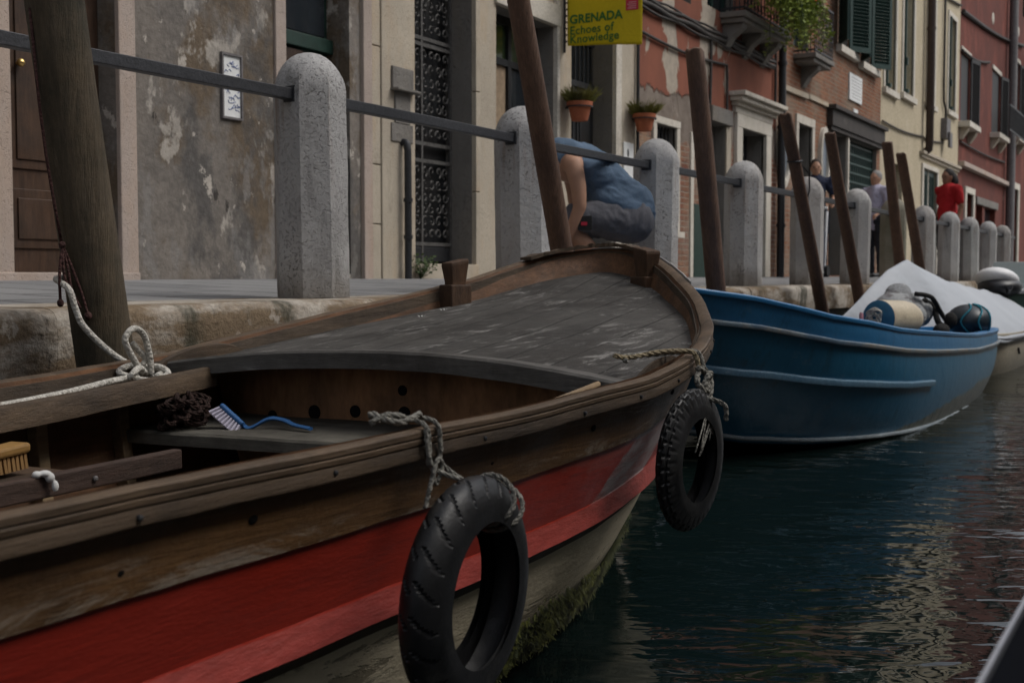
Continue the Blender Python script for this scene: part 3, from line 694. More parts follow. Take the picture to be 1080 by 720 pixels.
for k in range(40): b.tube([(37.75+k*.17, D-.485, 4.2), (37.75+k*.17, D-.485, 4.9)], .012, 5)
b.build('window_railing', T['iron'], Ff)
b = MB(); b.tube([(40.55, D-.18, z) for z in (.1, 3, 6, 9, 12.6)], .13, 12); b.build('drain_pipe', T['lead'], Ff, smooth=60)
b = MB(); b.tube([(38.5, D-.9, 7.2), (46, D-.2, 7.35)], .06, 8); b.build('tie_bar', T['iron'], Ff, smooth=60)
b = MB(); b.tube(sag(32.4, 36.8, D-.05, 5.65, 6.0, .1), .035, 6); b.tube(sag(32.4, 44, D-.05, 6.6, 7.6, .12), .06, 6); b.tube(sag(32.4, 40.2, D-.05, 3.4, 3.5, .05), .03, 6); b.build('cable', T['cable'], Ff, smooth=60)
b = MB(); b.box(32.36, 41.0, D-.16, D+.01, 2.80, 2.92); b.build('string_course', T['stone_pink'], Ff, bevel=.01)
frame('doorcase', T['white_trim'], Ff, 33.5, 34.6, .06, 2.2, .2, .05, top=.16); panel_door('door', T['door_grey'], Ff, 33.5, 34.6, .08, 2.2, D+.2)
panel_door('door', T['door_dark'], Ff, 35.3, 36.4, .08, 2.0, D+.25); slab('lintel', T['stone_grey'], Ff, 35.1, 39, 2.003, 2.2, D-.06, D+.02)
slab('window', T['glass'], Ff, 36.803, 38.797, .903, 1.997, D+.15, D+.16, bevel=0)
frame('doorcase', T['white_trim'], Ff, 41.2, 43.6, .06, 2.86, .26, .05, top=.2); slab('door', T['shutter_pale'], Ff, 41.203, 43.597, .082, 2.857, D+.18, D+.21, bevel=0)
b = MB()
for (x, z) in [(35.6, 7.7), (37.6, 7.35), (43.0, 7.9), (33.9, 8.6)]: b.ell((x, D, z), (.16, .03, .17), 10, 6)
b.build('anchor_plate', T['white_trim'], Ff, smooth=60)

# --- the houses on the other side of the canal, behind the camera
for (nm, lab, s0, s1, h, mt) in [('ochre_house', 'plain ochre house across the canal with rows of green windows', -14, 6, 7.0, 'plaster_opp'), ('brown_house', 'plain brown house across the canal rising straight from the water', 6.02, 30, 6.8, 'plaster_opp')]:
    o = thing(nm, lab, 'building', (s0, -5.6, 0))
    op = [(a, a+.95, z, z+1.6, .2) for z in (1.2, 4.3) for a in [s0+1.4+2.6*k for k in range(int((s1-s0-2)/2.6))]]
    facade(o, T[mt], s0, s1, h, op, z0=WATER-1, y=-5.6, sgn=-1)
    for (a, c, e, f, r) in op:
        b = MB(); b.box(a+.003, c-.003, -5.78, -5.75, e+.003, f-.003); b.build('window', T['glass'], o)

# ------------------------------------------------------------------ stone bollards, handrail, mooring poles
def bollard_mesh():
    b = MB(); w = .14; n = 32; rows = []
    def octr(an):                                        # octagon radius at angle
        q = (an+PI/8) % (PI/4)-PI/8; return w/math.cos(q)
    hs = [0, .05, .12, .2, .3, .4, .5, .6, .7, .76, .80, .825]
    vs = []
    for h in hs:
        for k in range(n):
            an = 2*PI*k/n; r = octr(an)-.006*max(0, 1-abs(((an+PI/8) % (PI/4))-PI/8)/.1*0-1)
            vs.append((r*math.cos(an), r*math.sin(an), h))
    m = 9
    for i in range(1, m+1):
        th = PI/2*i/m*.985; r0 = math.cos(th); z = .825+.158*math.sin(th)
        for k in range(n):
            an = 2*PI*k/n; r = lerp(octr(an), w*1.01, min(1, i/4))*r0
            vs.append((r*math.cos(an), r*math.sin(an), z))
    N = len(hs)+m
    fs = [(i*n+k, i*n+(k+1) % n, (i+1)*n+(k+1) % n, (i+1)*n+k) for i in range(N-1) for k in range(n)]+[tuple((N-1)*n+k for k in range(n)), tuple(range(n))[::-1]]
    vs = [Vector(p)+Vector(mnoise.noise_vector(Vector(p)*9))*.003 for p in vs]
    return b.add(vs, fs)
SP = 1.787
plab = {-1: 'stone bollard beyond the left end, behind the thick dark pole', 0: 'largest domed stone bollard, standing alone in front of the grey house', 1: 'domed stone bollard half covered by the brown pole, left of the crouching man',
 2: 'domed stone bollard directly right of the crouching man', 3: 'domed stone bollard with a pitted side, right of the pole before the red house', 4: 'domed stone bollard partly behind the pole with a thin wire round it',
 5: 'domed stone bollard left of the grey haired person', 6: 'mossy dark topped bollard right of the grey haired person', 7: 'bollard just right of the pair of close poles', 8: 'bollard in front of the person in red',
 9: 'bollard just right of the person in red', 10: 'narrow bollard in front of the dark red house doorway', 11: 'bollard farthest along the quay, by the pale boat windscreen'}
T['stone_moss'] = stone_mat('mossy stone', (.17,.165,.12), (.34,.31,.26), pit=.5, warm=(.07,.075,.035), dark=(.04,.042,.025))
for i in range(-1, 12):
    o = bollard_mesh().build('stone_bollard', T['stone_moss'] if i == 6 else T['stone'], smooth=24) if i in (-1, 6) else pb.copy()
    if i not in (-1, 6): COL.objects.link(o)
    if i == -1: pb = o
    o.location = (3.99+SP*i, 3.16, 0); o.rotation_euler = (R.uniform(-.012, .012), R.uniform(-.012, .012), R.choice((0, PI/2, PI)))
    tag(o, plab[i], 'bollard', 'stone bollards along the quay edge')
b = MB(); zc = .80
xs = [1.4]+[3.99+SP*i+d for i in range(-1, 12) for d in (-.4, .4)]+[25.2]
b.sweep([(x, 3.16, zc+.004*math.sin(x*1.7)) for x in xs], [(0, -1)]*len(xs), [(-.022,-.022),(.022,-.022),(.022,.022),(-.022,.022)])
for i in range(-1, 12):
    for d in (-1, 1): b.box(3.99+SP*i+d*.137-.012, 3.99+SP*i+d*.137+.012, 3.16-.034, 3.16+.034, zc-.034, zc+.034)
tag(b.build('handrail', T['rail'], bevel=.003), 'long dark iron handrail threaded through the stone bollards', 'handrail')

T['pole_dark'] = wood_mat('dark weathered pole', (.15,.112,.07), (.075,.06,.042), (.24,.19,.14), .6, st=(2.2,2.2,.16), rough=.8, bump=.012, dirt=(.022,.026,.018))
T['pole_brown'] = wood_mat('brown pole', (.165,.095,.062), (.115,.066,.046), (.26,.18,.13), .45, st=(2.2,2.2,.14), rough=.65, bump=.007, dirt=(.075,.046,.036))
def pole(lab, p0, p1, r0, r1, mt, seed, group='mooring poles along the quay'):
    p0, p1 = Vector(p0), Vector(p1); b = MB(); n = 24; N = 26; vs = []
    for i in range(N+1):
        t = i/N; c = p0.lerp(p1, t)+Vector((mnoise.noise(Vector((t*1.7, seed, 0))), mnoise.noise(Vector((t*1.7, seed, 9))), 0))*.014; r = lerp(r0, r1, t)
        for k in range(n):
            an = 2*PI*k/n
            q = r*(1+.05*mnoise.noise(Vector((math.cos(an)*1.1, math.sin(an)*1.1, t*3+seed)))+.02*mnoise.noise(Vector((math.cos(an)*4, math.sin(an)*4, t*2+seed))))
            vs.append(c+Vector((q*math.cos(an), q*math.sin(an), 0)))
    for k in range(n): vs[N*n+k] = vs[N*n+k]+Vector((0, 0, .018*mnoise.noise(Vector((math.cos(2*PI*k/n)*2, math.sin(2*PI*k/n)*2, seed)))))
    for k in range(n): vs.append(p1+(vs[N*n+k]-p1)*.86+Vector((0, 0, .010)))
    fs = [(i*n+k, i*n+(k+1) % n, (i+1)*n+(k+1) % n, (i+1)*n+k) for i in range(N+1) for k in range(n)]+[tuple((N+1)*n+k for k in range(n))]
    b.add(vs, fs)
    o = b.build('mooring_pole', mt, smooth=50); return tag(o, lab, 'mooring pole', group)
def along(a, b, z):                                       # extend the axis through two points to height z
    t = (z-a[2])/(b[2]-a[2]); return (a[0]+(b[0]-a[0])*t, a[1]+(b[1]-a[1])*t, z)
for (lab, a, c, ztop, r0, r1, mt) in [
    ('thickest mooring pole, dark and greenish, leaning in front of the brown door', (2.427, 2.66, -.107), (2.281, 2.66, .813), 1.75, .084, .074, 'pole_dark'),
    ('tall brown pole leaning in front of the crouching man', (5.229, 2.66, .216), (4.81, 2.66, 1.298), 1.62, .062, .050, 'pole_brown'),
    ('brown pole standing before the peeling red house', (7.436, 2.68, -.03), (7.005, 2.68, 1.415), 1.42, .068, .056, 'pole_brown'),
    ('slanting pole with a thin wire, before the brick house doorway', (9.87, 2.66, -.215), (8.802, 2.66, 1.239), 1.24, .056, .046, 'pole_brown'),
    ('slanting pole next to the dark shopfront of the brick house', (11.101, 2.68, -.079), (10.116, 2.68, 1.234), 1.235, .062, .046, 'pole_brown'),
    ('left one of two close poles before the cream house', (12.788, 2.68, .233), (12.15, 2.68, 1.353), 1.355, .062, .050, 'pole_brown'),
    ('right one of two close poles before the cream house', (13.763, 2.68, .243), (12.793, 2.68, 1.299), 1.30, .062, .050, 'pole_brown')]:
    pole(lab, along(a, c, -1.5), along(a, c, ztop), r0, r1, T[mt], R.random()*50)
b = MB(); q = along((9.87, 2.66, -.215), (8.802, 2.66, 1.239), .93)
b.tube([(q[0]+.055*math.cos(k*PI/8), q[1]+.055*math.sin(k*PI/8), q[2]+.01*math.cos(k*PI/8)) for k in range(17)]+[(q[0]+.18, q[1]-.06, q[2]-.08), (q[0]+.3, q[1]-.03, q[2]-.2), (q[0]+.28, q[1], q[2]-.3)], .006, 5)
tag(b.build('wire_loop', T['iron'], smooth=60), 'thin dark wire looped round the slanting pole', 'wire')

# ------------------------------------------------------------------ ropes
def rope_mat(name, c1, c2, per_m=60):
    m = Mat(name, .85, 0, .2)
    f = m.noise(90, 3, .6); g = m.voro(110)
    m.color(m.mix(m.rng(f, .35, .65), c1, c2)); m.bump(m.math('ADD', g, f), .004); return m.mat
T['rope_white'] = rope_mat('pale rope', (.55,.53,.48), (.36,.34,.30)); T['rope_grey'] = rope_mat('grey rope', (.26,.25,.22), (.13,.125,.11)); T['rope_tan'] = rope_mat('tan rope', (.34,.28,.18), (.2,.165,.11))
T['rope_red'] = rope_mat('reddish cord', (.085,.04,.036), (.045,.024,.022)); T['rope_pile'] = rope_mat('old dark rope', (.035,.018,.014), (.018,.011,.009)); T['rope_dark'] = rope_mat('dark rope', (.035,.033,.03), (.02,.02,.02))
def rope(b, pts, r, n=8, twist=55, seg=None):
    """three-strand laid rope along a smooth curve"""
    P = cat(pts, seg or 10); L = 0; rr = r*.56
    acc = [0]
    for a, c in zip(P, P[1:]): L += (c-a).length; acc.append(L)
    M = max(8, int(L/(r*.8))); Q = []; j = 0
    for i in range(M+1):
        d = L*i/M
        while j < len(acc)-2 and acc[j+1] < d: j += 1
        t = (d-acc[j])/max(1e-9, acc[j+1]-acc[j]); Q.append((P[j].lerp(P[j+1], t), d))
    up = Vector((0, 0, 1)); fr = []
    for i, (p, d) in enumerate(Q):
        t = (Q[min(i+1, M)][0]-Q[max(i-1, 0)][0]); t = t.normalized() if t.length > 1e-9 else Vector((1, 0, 0))
        a = up-t*up.dot(t); a = a.normalized() if a.length > 1e-5 else t.orthogonal().normalized(); up = a; fr.append((a, t.cross(a)))
    for s_ in range(3):
        pts2 = []
        for (p, d), (a, c) in zip(Q, fr):
            an = d/(r*8.5)*2*PI+s_*2*PI/3; pts2.append(p+(a*math.cos(an)+c*math.sin(an))*r*.46)
        b.tube(pts2, rr, 6)
    return b
b = MB()
b.tube(cat([(2.42, 2.77, .085), (2.34, 2.74, .08), (2.285, 2.66, .07), (2.262, 2.60, .05), (2.268, 2.585, .0), (2.285, 2.57, -.05), (2.34, 2.52, -.125), (2.40, 2.46, -.175), (2.36, 2.42, -.178)], 12), .0085, 10)
b.tube(cat([(2.36, 2.42, -.178), (2.30, 2.39, -.150), (2.26, 2.38, -.168), (2.30, 2.43, -.185), (2.36, 2.40, -.150), (2.37, 2.36, -.168), (2.31, 2.37, -.182), (2.26, 2.42, -.160), (2.33, 2.44, -.146), (2.385, 2.40, -.165), (2.33, 2.36, -.172)], 12), .0085, 10)
b.tube(cat([(2.32, 2.40, -.165), (2.285, 2.40, -.12), (2.262, 2.40, -.075), (2.29, 2.40, -.048), (2.325, 2.40, -.065), (2.345, 2.40, -.12), (2.35, 2.40, -.17)], 12), .0085, 10)
b.tube(cat([(2.32, 2.42, -.16), (2.34, 2.41, -.13), (2.32, 2.415, -.105), (2.305, 2.42, -.085)], 12), .0078, 10)
b.tube(cat([(2.30, 2.40, -.172), (2.19, 2.38, -.176), (2.04, 2.35, -.188), (1.88, 2.31, -.194), (1.7, 2.27, -.198), (1.4, 2.2, -.20), (1.1, 2.13, -.20)], 12), .0085, 10)
tag(b.build('mooring_rope', T['rope_white'], smooth=180), 'white rope knotted in a loop on the far edge of the wooden boat', 'rope')
b = MB()
b.tube([(2.228, 2.69, .78), (2.25, 2.69, .55), (2.266, 2.685, .404), (2.285, 2.68, .28), (2.30, 2.672, .172)], .0042, 7); b.ell((2.30, 2.67, .17), (.009,.009,.010))
for pts in ([(2.30,2.67,.17),(2.285,2.665,.09),(2.286,2.665,.022)], [(2.30,2.67,.17),(2.31,2.66,.1),(2.315,2.655,.05),(2.335,2.645,.0)], [(2.30,2.67,.17),(2.32,2.658,.11),(2.34,2.645,.04),(2.352,2.635,-.02)], [(2.30,2.67,.17),(2.296,2.66,.09),(2.312,2.655,.04)]):
    b.tube(cat(pts, 5), .0042, 6)
b.ell((2.286, 2.665, .016), (.009,.009,.011)); b.ell((2.352, 2.635, -.02), (.010,.010,.012))
b.v = [(x-.016, y-.020, z) for (x, y, z) in b.v]
tag(b.build('frayed_twine', T['rope_red'], smooth=180), 'thin reddish cord with frayed ends hanging on the thick dark pole', 'cord')

# ------------------------------------------------------------------ boat hull tools
def plan_out(P):
    o = []
    for i in range(len(P)):
        t = P[min(i+1, len(P)-1)]-P[max(i-1, 0)]; t = Vector((t[0], t[1], 0))
        t = t.normalized() if t.length > 1e-9 else Vector((1, 0, 0)); o.append(Vector((t.y, -t.x, 0)))
    return o
def hull_rows(G, Bm, fr, bulge, off=0.0):
    O = plan_out(G); rows = []
    for g, c, o in zip(G, Bm, O): rows.append([g+(c-g)*f+o*(bulge*math.sin(PI*min(1, f))+off) for f in fr])
    return rows
def skin(b, rows, mats=None):
    n = len(rows[0]); N = len(rows); vs = [p for r in rows for p in r]
    base = len(b.v); b.v += [tuple(p) for p in vs]
    for i in range(N-1):
        for k in range(n-1):
            b.f.append((base+i*n+k, base+(i+1)*n+k, base+(i+1)*n+k+1, base+i*n+k+1)); b.m.append(mats[k] if mats else 0)
    return b

# ------------------------------------------------------------------ the wooden boat
wz = lambda s: tab(s, [(-2.7,-.05),(-1.8,-.13),(-.5,-.165),(0.5,-.167),(1.5,-.162),(2,-.152),(2.5,-.13),(2.83,-.095),(3.15,-.06),(3.6,0.0),(4.1,.075),(4.45,.15),(4.7,.20)])
near = [(-2.6,1.2,-2.3,1.25),(-2.2,1.06,-1.95,1.2),(-1.2,1.04,-1.1,1.24),(-.2,1.08,-.2,1.30),(.86,1.105,.86,1.36),(1.5,1.10,1.5,1.38),(2.1,1.06,2.1,1.41),(2.5,1.045,2.5,1.47),(2.83,1.07,2.82,1.53),(3.13,1.15,3.1,1.60),(3.36,1.24,3.32,1.66),(3.7,1.39,3.55,1.73),(4.05,1.58,3.72,1.80),(4.29,1.73,3.84,1.86),(4.52,1.90,3.92,1.92),(4.65,2.03,3.96,1.97),(4.69,2.17,3.98,2.02)]
far = [(4.63,2.29,3.96,2.07),(4.51,2.39,3.9,2.11),(4.28,2.45,3.8,2.15),(4.03,2.485,3.68,2.2),(3.58,2.54,3.45,2.25),(3.13,2.57,3.1,2.30),(2.51,2.51,2.5,2.29),(2.08,2.44,2.08,2.27),(1.5,2.33,1.5,2.2),(.86,2.2,.86,2.08),(-.2,1.95,-.2,1.85),(-1.2,1.65,-1.1,1.58),(-2.2,1.32,-1.95,1.32),(-2.6,1.2,-2.3,1.25)]
full = near+far
G = cat([(a, y, 0) for (a, y, _, _) in full], 8); Bb = cat([(c, d, -.95) for (_, _, c, d) in full], 8)
G = [Vector((p.x, p.y, wz(p.x))) for p in G]
OG = plan_out(G)
W = thing('wooden_boat', 'old wooden rowing boat with brown gunwales, red band and grey foredeck', 'boat', (1.6, 1.75, WATER))
T['hull_brown'] = wood_mat('scuffed brown planking', (.20,.105,.042), (.105,.056,.025), (.45,.40,.34), .9, st=(.10,1.2,1.2), scale=8, rough=.5, bump=.004, dirt=(.05,.034,.022), spec=.4, scuff_lo=.555)
T['rail_wood'] = wood_mat('weathered gunwale wood', (.155,.105,.066), (.08,.055,.036), (.36,.30,.23), .55, st=(.10,1.2,1.2), scale=10, rough=.65, bump=.004)
T['rail_dark'] = wood_mat('dark rail wood', (.115,.078,.048), (.062,.043,.029), (.26,.22,.18), .5, st=(.10,1.2,1.2), scale=10, rough=.65, bump=.004)
T['inner_wood'] = wood_mat('inner planking', (.20,.10,.05), (.11,.058,.032), (.2,.12,.07), .3, st=(.10,1.2,1.2), scale=8, rough=.65, bump=.004)
T['bench_dark'] = wood_mat('dark bench wood', (.085,.05,.038), (.048,.031,.024), (.2,.15,.11), .35, st=(.12,1.2,1.2), scale=9, rough=.7, bump=.004)
T['tan_wood'] = wood_mat('bare tan batten', (.36,.26,.15), (.25,.17,.10), st=(.12,1.2,1.2), rough=.7, bump=.002)
T['bench_wood'] = wood_mat('bench wood', (.10,.062,.036), (.06,.037,.024), (.25,.19,.14), .4, st=(.10,1.2,1.2), scale=9, rough=.7, bump=.004)
T['thwart_wood'] = wood_mat('grey thwart wood', (.15,.14,.115), (.085,.078,.065), (.25,.23,.2), .4, st=(1.2,.12,1.2), scale=9, rough=.8, bump=.004)
def band_wear_and_tone():
    m = T['hull_brown']; t = m.node_tree; b_ = t.nodes['Principled BSDF']; src = b_.inputs['Base Color'].links[0].from_socket
    class Q(Mat):
        def __init__(s): s.mat = m; s.t = t; s.b = b_; tc = t.nodes.new('ShaderNodeTexCoord'); s.co = s.rawc = tc.outputs['Object']
    q = Q(); an = t.nodes.new('ShaderNodeAttribute'); an.attribute_name = 'band'; f = an.outputs['Fac']
    n1 = q.noise(7, 6, .75, (.35, 1, 1), .4); low = q.rng(q.math('ADD', f, q.math('MULTIPLY', q.math('SUBTRACT', n1, .5), .10)), .135, .165)
    k = q.math('MULTIPLY', q.math('MULTIPLY', low, q.rng(q.noise(14, 6, .8, (.25, 1, 1), .5), .50, .60)), .7)
    c = q.mix(k, src, (.38, .33, .27))
    up = q.rng(q.math('ADD', f, q.math('MULTIPLY', q.math('SUBTRACT', q.noise(5, 5, .7, (.4, 1, 1)), .5), .12)), .10, .05)  # besides the lower scuffs, plank colour gets darker towards its top edge
    c = q.mix(q.math('MULTIPLY', up, .2), c, (.035, .024, .016)); q.color(c)
band_wear_and_tone()
def red_paint():
    m = Mat('worn red paint', .45, 0, .45)
    col = m.mix(m.rng(m.noise(1.6, 5, .6, (.4,1,1)), .35, .65), (.38,.030,.014), (.27,.019,.010))
    x = m.axis(0); 
    sc = m.math('MULTIPLY', m.rng(m.noise(7, 6, .75, (.25,1,1), .5), .56, .60), m.rng(x, -.3, .7, .15, 1.0))
    col = m.mix(m.math('MULTIPLY', sc, .6), col, (.36,.09,.07))
    # the pale primer patch close to the stem
    pz = m.axis(2)
    d1 = m.math('ABSOLUTE', m.math('SUBTRACT', m.math('ADD', x, m.math('MULTIPLY', m.math('SUBTRACT', pz, .53), -1.1)), 1.13)); edge = m.math('ADD', d1, m.math('MULTIPLY', m.math('SUBTRACT', m.noise(9, 5, .7), .5), .10))
    col = m.mix(m.rng(edge, .17, .19, .92, 0), col, m.mix(m.rng(m.noise(12, 5, .7, (.3,1,1)), .45, .6), (.42,.36,.36), (.36,.13,.11)))
    sc2 = m.math('MULTIPLY', m.rng(m.noise(16, 5, .8, (.12,1,1)), .63, .66), .7); col = m.mix(sc2, col, (.11,.02,.015))
    m.color(col); m.L(m.rng(m.noise(5, 5, .7), .3, .7, .3, .6), m.b.inputs['Roughness']); m.bump(m.noise(18, 5, .7, (.2,1,1)), .004); return m.mat
T['red'] = red_paint()
T['red_lit'] = weathered('lit red strip', (.36,.065,.05), (.27,.04,.033), 3, [((.16,.04,.03), 6, (.2,1,1), .56, .7, .7), ((.45,.3,.26), 8, (.2,1,1), .64, .7, .6)], .5, .004, 14, (.3,1,1))  # light on the upward-facing strip painted in as a paler red, plus scuffs
def cream_paint():
    m = Mat('peeling cream bottom paint', .6, 0, .35)
    col = m.mix(m.rng(m.noise(3, 6, .7, (.4,1,1)), .35, .65), (.80,.70,.52), (.66,.56,.39))
    fl = m.rng(m.noise(10, 6, .75, (.3,1,1.2), .4), .57, .61); col = m.mix(m.math('MULTIPLY', fl, .6), col, (.14,.11,.065))
    z = m.math('ADD', m.axis(2), m.math('MULTIPLY', m.math('SUBTRACT', m.noise(4, 6, .7, (.5,1,1)), .5), .12))
    col = m.mix(m.rng(z, .12, .18, 1, 0), col, (.022,.02,.012))
    m.color(col); m.bump(m.math('SUBTRACT', m.noise(20, 5, .7, (.4,1,1)), m.math('MULTIPLY', fl, .5)), .006); return m.mat
T['cream'] = cream_paint()
fr = [0, .06, .12, .178, .182, .24, .30, .338, .342, .395, .40, .43, .435, .55, .68, .82, 1.0]
ms = [0,0,0,0,1,1,1,1,2,2,3,3,4,4,4,4]
rows = hull_rows(G, Bb, fr, .035)
for r, o in zip(rows, OG):                                # planking laps and the projecting rubbing strip
    for k in (4, 5, 6, 7): r[k] = r[k]-o*.006
    r[8] = r[8]-o*.004; r[9] = r[9]+o*.024; r[10] = r[10]+o*.012; r[11] = r[11]+o*.008
b = MB(); skin(b, rows, ms); b.add([r[-1] for r in rows], [tuple(range(len(rows)))], 4)
hu = b.build('hull', [T['hull_brown'], T['red'], T['red_lit'], T['rail_dark'], T['cream']], W, smooth=30, jitter=.003)
at_ = hu.data.attributes.new('band', 'FLOAT', 'POINT'); nf = len(fr); at_.data.foreach_set('value', [fr[i % nf] if i < nf*len(rows) else 1.0 for i in range(len(hu.data.vertices))])
# gunwale cap and two rails
def rail(name, mat, sec, path=G, outs=OG, bevel=.002, parent=W, jitter=.0025):
    b = MB(); b.sweep(path, outs, sec); return b.build(name, mat, parent, smooth=35, jitter=jitter)
rail('gunwale', T['rail_wood'], [(-.022,-.009),(.011,-.009),(.012,-.001),(.009,.002),(-.008,.003),(-.022,-.004)])
rail('rubbing_rail', T['rail_wood'], [(-.004,-.021),(.009,-.021),(.0105,-.014),(.009,-.012),(-.004,-.012)])
rail('rubbing_rail', T['rail_dark'], [(-.004,-.044),(.011,-.044),(.012,-.041),(.008,-.024),(-.004,-.024)])
for k in range(34, 130, 5):
    b = MB(); p = G[k]+OG[k]*.0105+Vector((0, 0, -.034)); b.lathe([(.004, -.004), (.004, .0035), (.002, .0045)], p, OG[k], 8); b.build('rail_bolt', T['iron'], W)
for (s_, y_, f_) in [(1.02, 1.13, .13), (1.28, 1.12, .1), (1.9, 1.1, .11), (2.28, 1.08, .1), (2.7, 1.08, .09)]:
    i = min(range(len(near)*8), key=lambda q: abs(G[q].x-s_)); b = MB(); p = G[i]+(Bb[i]-G[i])*f_+OG[i]*.0095; b.ell(p, (.011, .0035, .008), 10, 6); b.build('knot_hole', T['hole_black'], W, smooth=180)
# inside skin
fri = [0, .12, .24, .36, .5, .65, .80]
b = MB(); skin(b, hull_rows(G, Bb, fri, .03, -.028)); b.build('inner_planking', T['inner_wood'], W, smooth=60)
rows_f = hull_rows(G, Bb, [.84], .02, -.03); b = MB(); b.add([r[0] for r in rows_f], [tuple(range(len(rows_f)))])
T['floor_wood'] = wood_mat('wet bilge boards', (.07,.085,.11), (.045,.05,.065), st=(.12,1.2,1.2), scale=8, rough=.5, bump=.004); b.build('floor_boards', T['floor_wood'], W)
# cross-section lookups
nearP = [p for p in G[:len(near)*8-7]]; farP = [p for p in G[len(near)*8-8:]][::-1]
def yat(P, s):
    for a, c in zip(P, P[1:]):
        if (a.x-s)*(c.x-s) <= 0 and abs(c.x-a.x) > 1e-9: return a.y+(c.y-a.y)*(s-a.x)/(c.x-a.x)
    return P[-1].y if abs(P[-1].x-s) < abs(P[0].x-s) else P[0].y
S0 = 2.46
drop = lambda s: tab(s, [(2.4,.026),(3,.045),(3.6,.062),(4.5,.092),(4.7,.10)]); camber = lambda s: tab(s, [(2.4,.05),(3.4,.04),(4.7,.015)])
def deck_pt(u, v, dz=0.0, s=None):
    if s is None:
        s1 = lerp(S0, 4.655, 1-(1-u)**1.6)
    else: s1 = s
    if v is None: return None
    yn, yf = yat(nearP, s1)+.03, yat(farP, s1)-.03
    if yf < yn: yn = yf = (yn+yf)/2
    s2 = s1+(.05*(1-(2*v-1)**2)*(1-u) if s is None else 0)
    return Vector((s2, lerp(yn, yf, v), wz(s1)-drop(s1)+camber(s1)*(1-(2*v-1)**2)+dz))
def deck_mat():
    m = Mat('weathered grey deck boards', .75, 0, .35)
    st = (.10, 1.3, 1.3); rot = (0, 0, -.13)
    g = m.noise(9, 7, .72, st, .3, rot)
    col = m.mix(m.rng(g, .3, .7), (.082,.077,.070), (.046,.043,.040))
    col = m.mix(m.rng(m.noise(2.2, 6, .7), .42, .6, 0, .85), col, (.028,.025,.022))
    cc = m.mapping((1,1,1), (0,0,-.13), raw=True); sp = m.t.nodes.new('ShaderNodeSeparateXYZ'); m.L(cc, sp.inputs[0])
    yy = m.math('ADD', sp.outputs[1], m.math('MULTIPLY', m.math('SUBTRACT', m.noise(1.5, 3, .5), .5), .02))
    fr_ = m.math('FRACT', m.math('MULTIPLY', yy, 7.6)); ed = m.math('ABSOLUTE', m.math('SUBTRACT', fr_, .5))
    line = m.rng(ed, .478, .488); idx = m.math('FLOOR', m.math('ADD', m.math('MULTIPLY', yy, 7.6), 0))
    wn = m.t.nodes.new('ShaderNodeTexWhiteNoise'); wn.noise_dimensions = '1D'; m.L(idx, wn.inputs['W'])
    v = m.rng(wn.outputs['Value'], 0, 1, .8, 1.2); col = m.mix(1.0, col, m.comb(v, v, v), 'MULTIPLY')
    lm = m.math('MULTIPLY', line, m.rng(m.noise(3, 3, .5), .35, .55)); col = m.mix(lm, col, (.012,.011,.010))
    sc = m.math('MULTIPLY', m.rng(m.noise(13, 7, .78, (.35,1.2,1.2), 1.0, (0,0,.7)), .54, .62), m.rng(m.noise(3.2, 4, .6), .40, .56))
    col = m.mix(m.math('MULTIPLY', sc, .8), col, (.27,.26,.245))
    sp2 = m.rng(m.noise(45, 4, .75), .70, .74); col = m.mix(m.math('MULTIPLY', sp2, .7), col, (.45,.44,.42))
    m.color(col); m.L(m.rng(m.noise(6, 5, .7), .3, .7, .55, .85), m.b.inputs['Roughness'])
    m.bump(m.math('SUBTRACT', m.math('ADD', m.noise(40, 6, .75, st, 0, rot), m.math('MULTIPLY', m.noise(7, 4, .6), .6)), m.math('MULTIPLY', line, 1.4)), .005); return m.mat
T['deck'] = deck_mat()
b = MB(); b.grid(lambda u, v: deck_pt(u, v), 46, 26); dk_ = b.build('foredeck', T['deck'], W, smooth=60, fix=False)
T['deck_edge'] = wood_mat('grey deck edge', (.125,.12,.112), (.08,.076,.07), (.3,.29,.27), .4, st=(1.2,.12,1.2), scale=9, rough=.7, bump=.003)
b = MB(); vs = []
for j in range(31):
    v = lerp(.003, .997, j/30); p = deck_pt(0, v)
    for (ds, dz) in [(-.012,-.034),(.02,-.034),(.055,-.004),(.055,.006),(.045,.012),(-.006,.012),(-.012,.006)]: vs.append(p+Vector((ds, 0, dz)))
b.add(vs, [(j*7+k, (j+1)*7+k, (j+1)*7+(k+1) % 7, j*7+(k+1) % 7) for j in range(30) for k in range(7)]+[tuple(range(7)), tuple(30*7+k for k in range(7))[::-1]])
b.build('deck_edge', T['deck_edge'], W, smooth=35, jitter=.002)
# inner bulwark plank above the deck with its worn breasthook at the stem
b = MB(); i0 = min(range(len(near)*8), key=lambda q: abs(G[q].x-2.5)); i1 = len(G)-1-min(range(len(farP)), key=lambda q: abs(farP[q].x-1.0))
path = G[i0:i1]; outs = OG[i0:i1]; vs = []
for p, o in zip(path, outs):
    d = drop(p.x) if p.x > 2.45 else .07
    for (a, z) in [(-.0215,-.0105),(-.036,-.0105),(-.043,-d-.03),(-.0215,-d-.03)]: vs.append((p.x+o.x*a, p.y+o.y*a, p.z+z))
N = len(path); b.add(vs, [(i*4+k, (i+1)*4+k, (i+1)*4+(k+1) % 4, i*4+(k+1) % 4) for i in range(N-1) for k in range(4)]+[(0,1,2,3), ((N-1)*4+3, (N-1)*4+2, (N-1)*4+1, (N-1)*4)])
T['bulwark'] = wood_mat('brown bulwark', (.10,.072,.048), (.058,.043,.031), (.2,.17,.14), .35, st=(.12,1.2,1.2), scale=9, rough=.7, bump=.005)
b.build('bulwark', T['bulwark'], W, smooth=35)
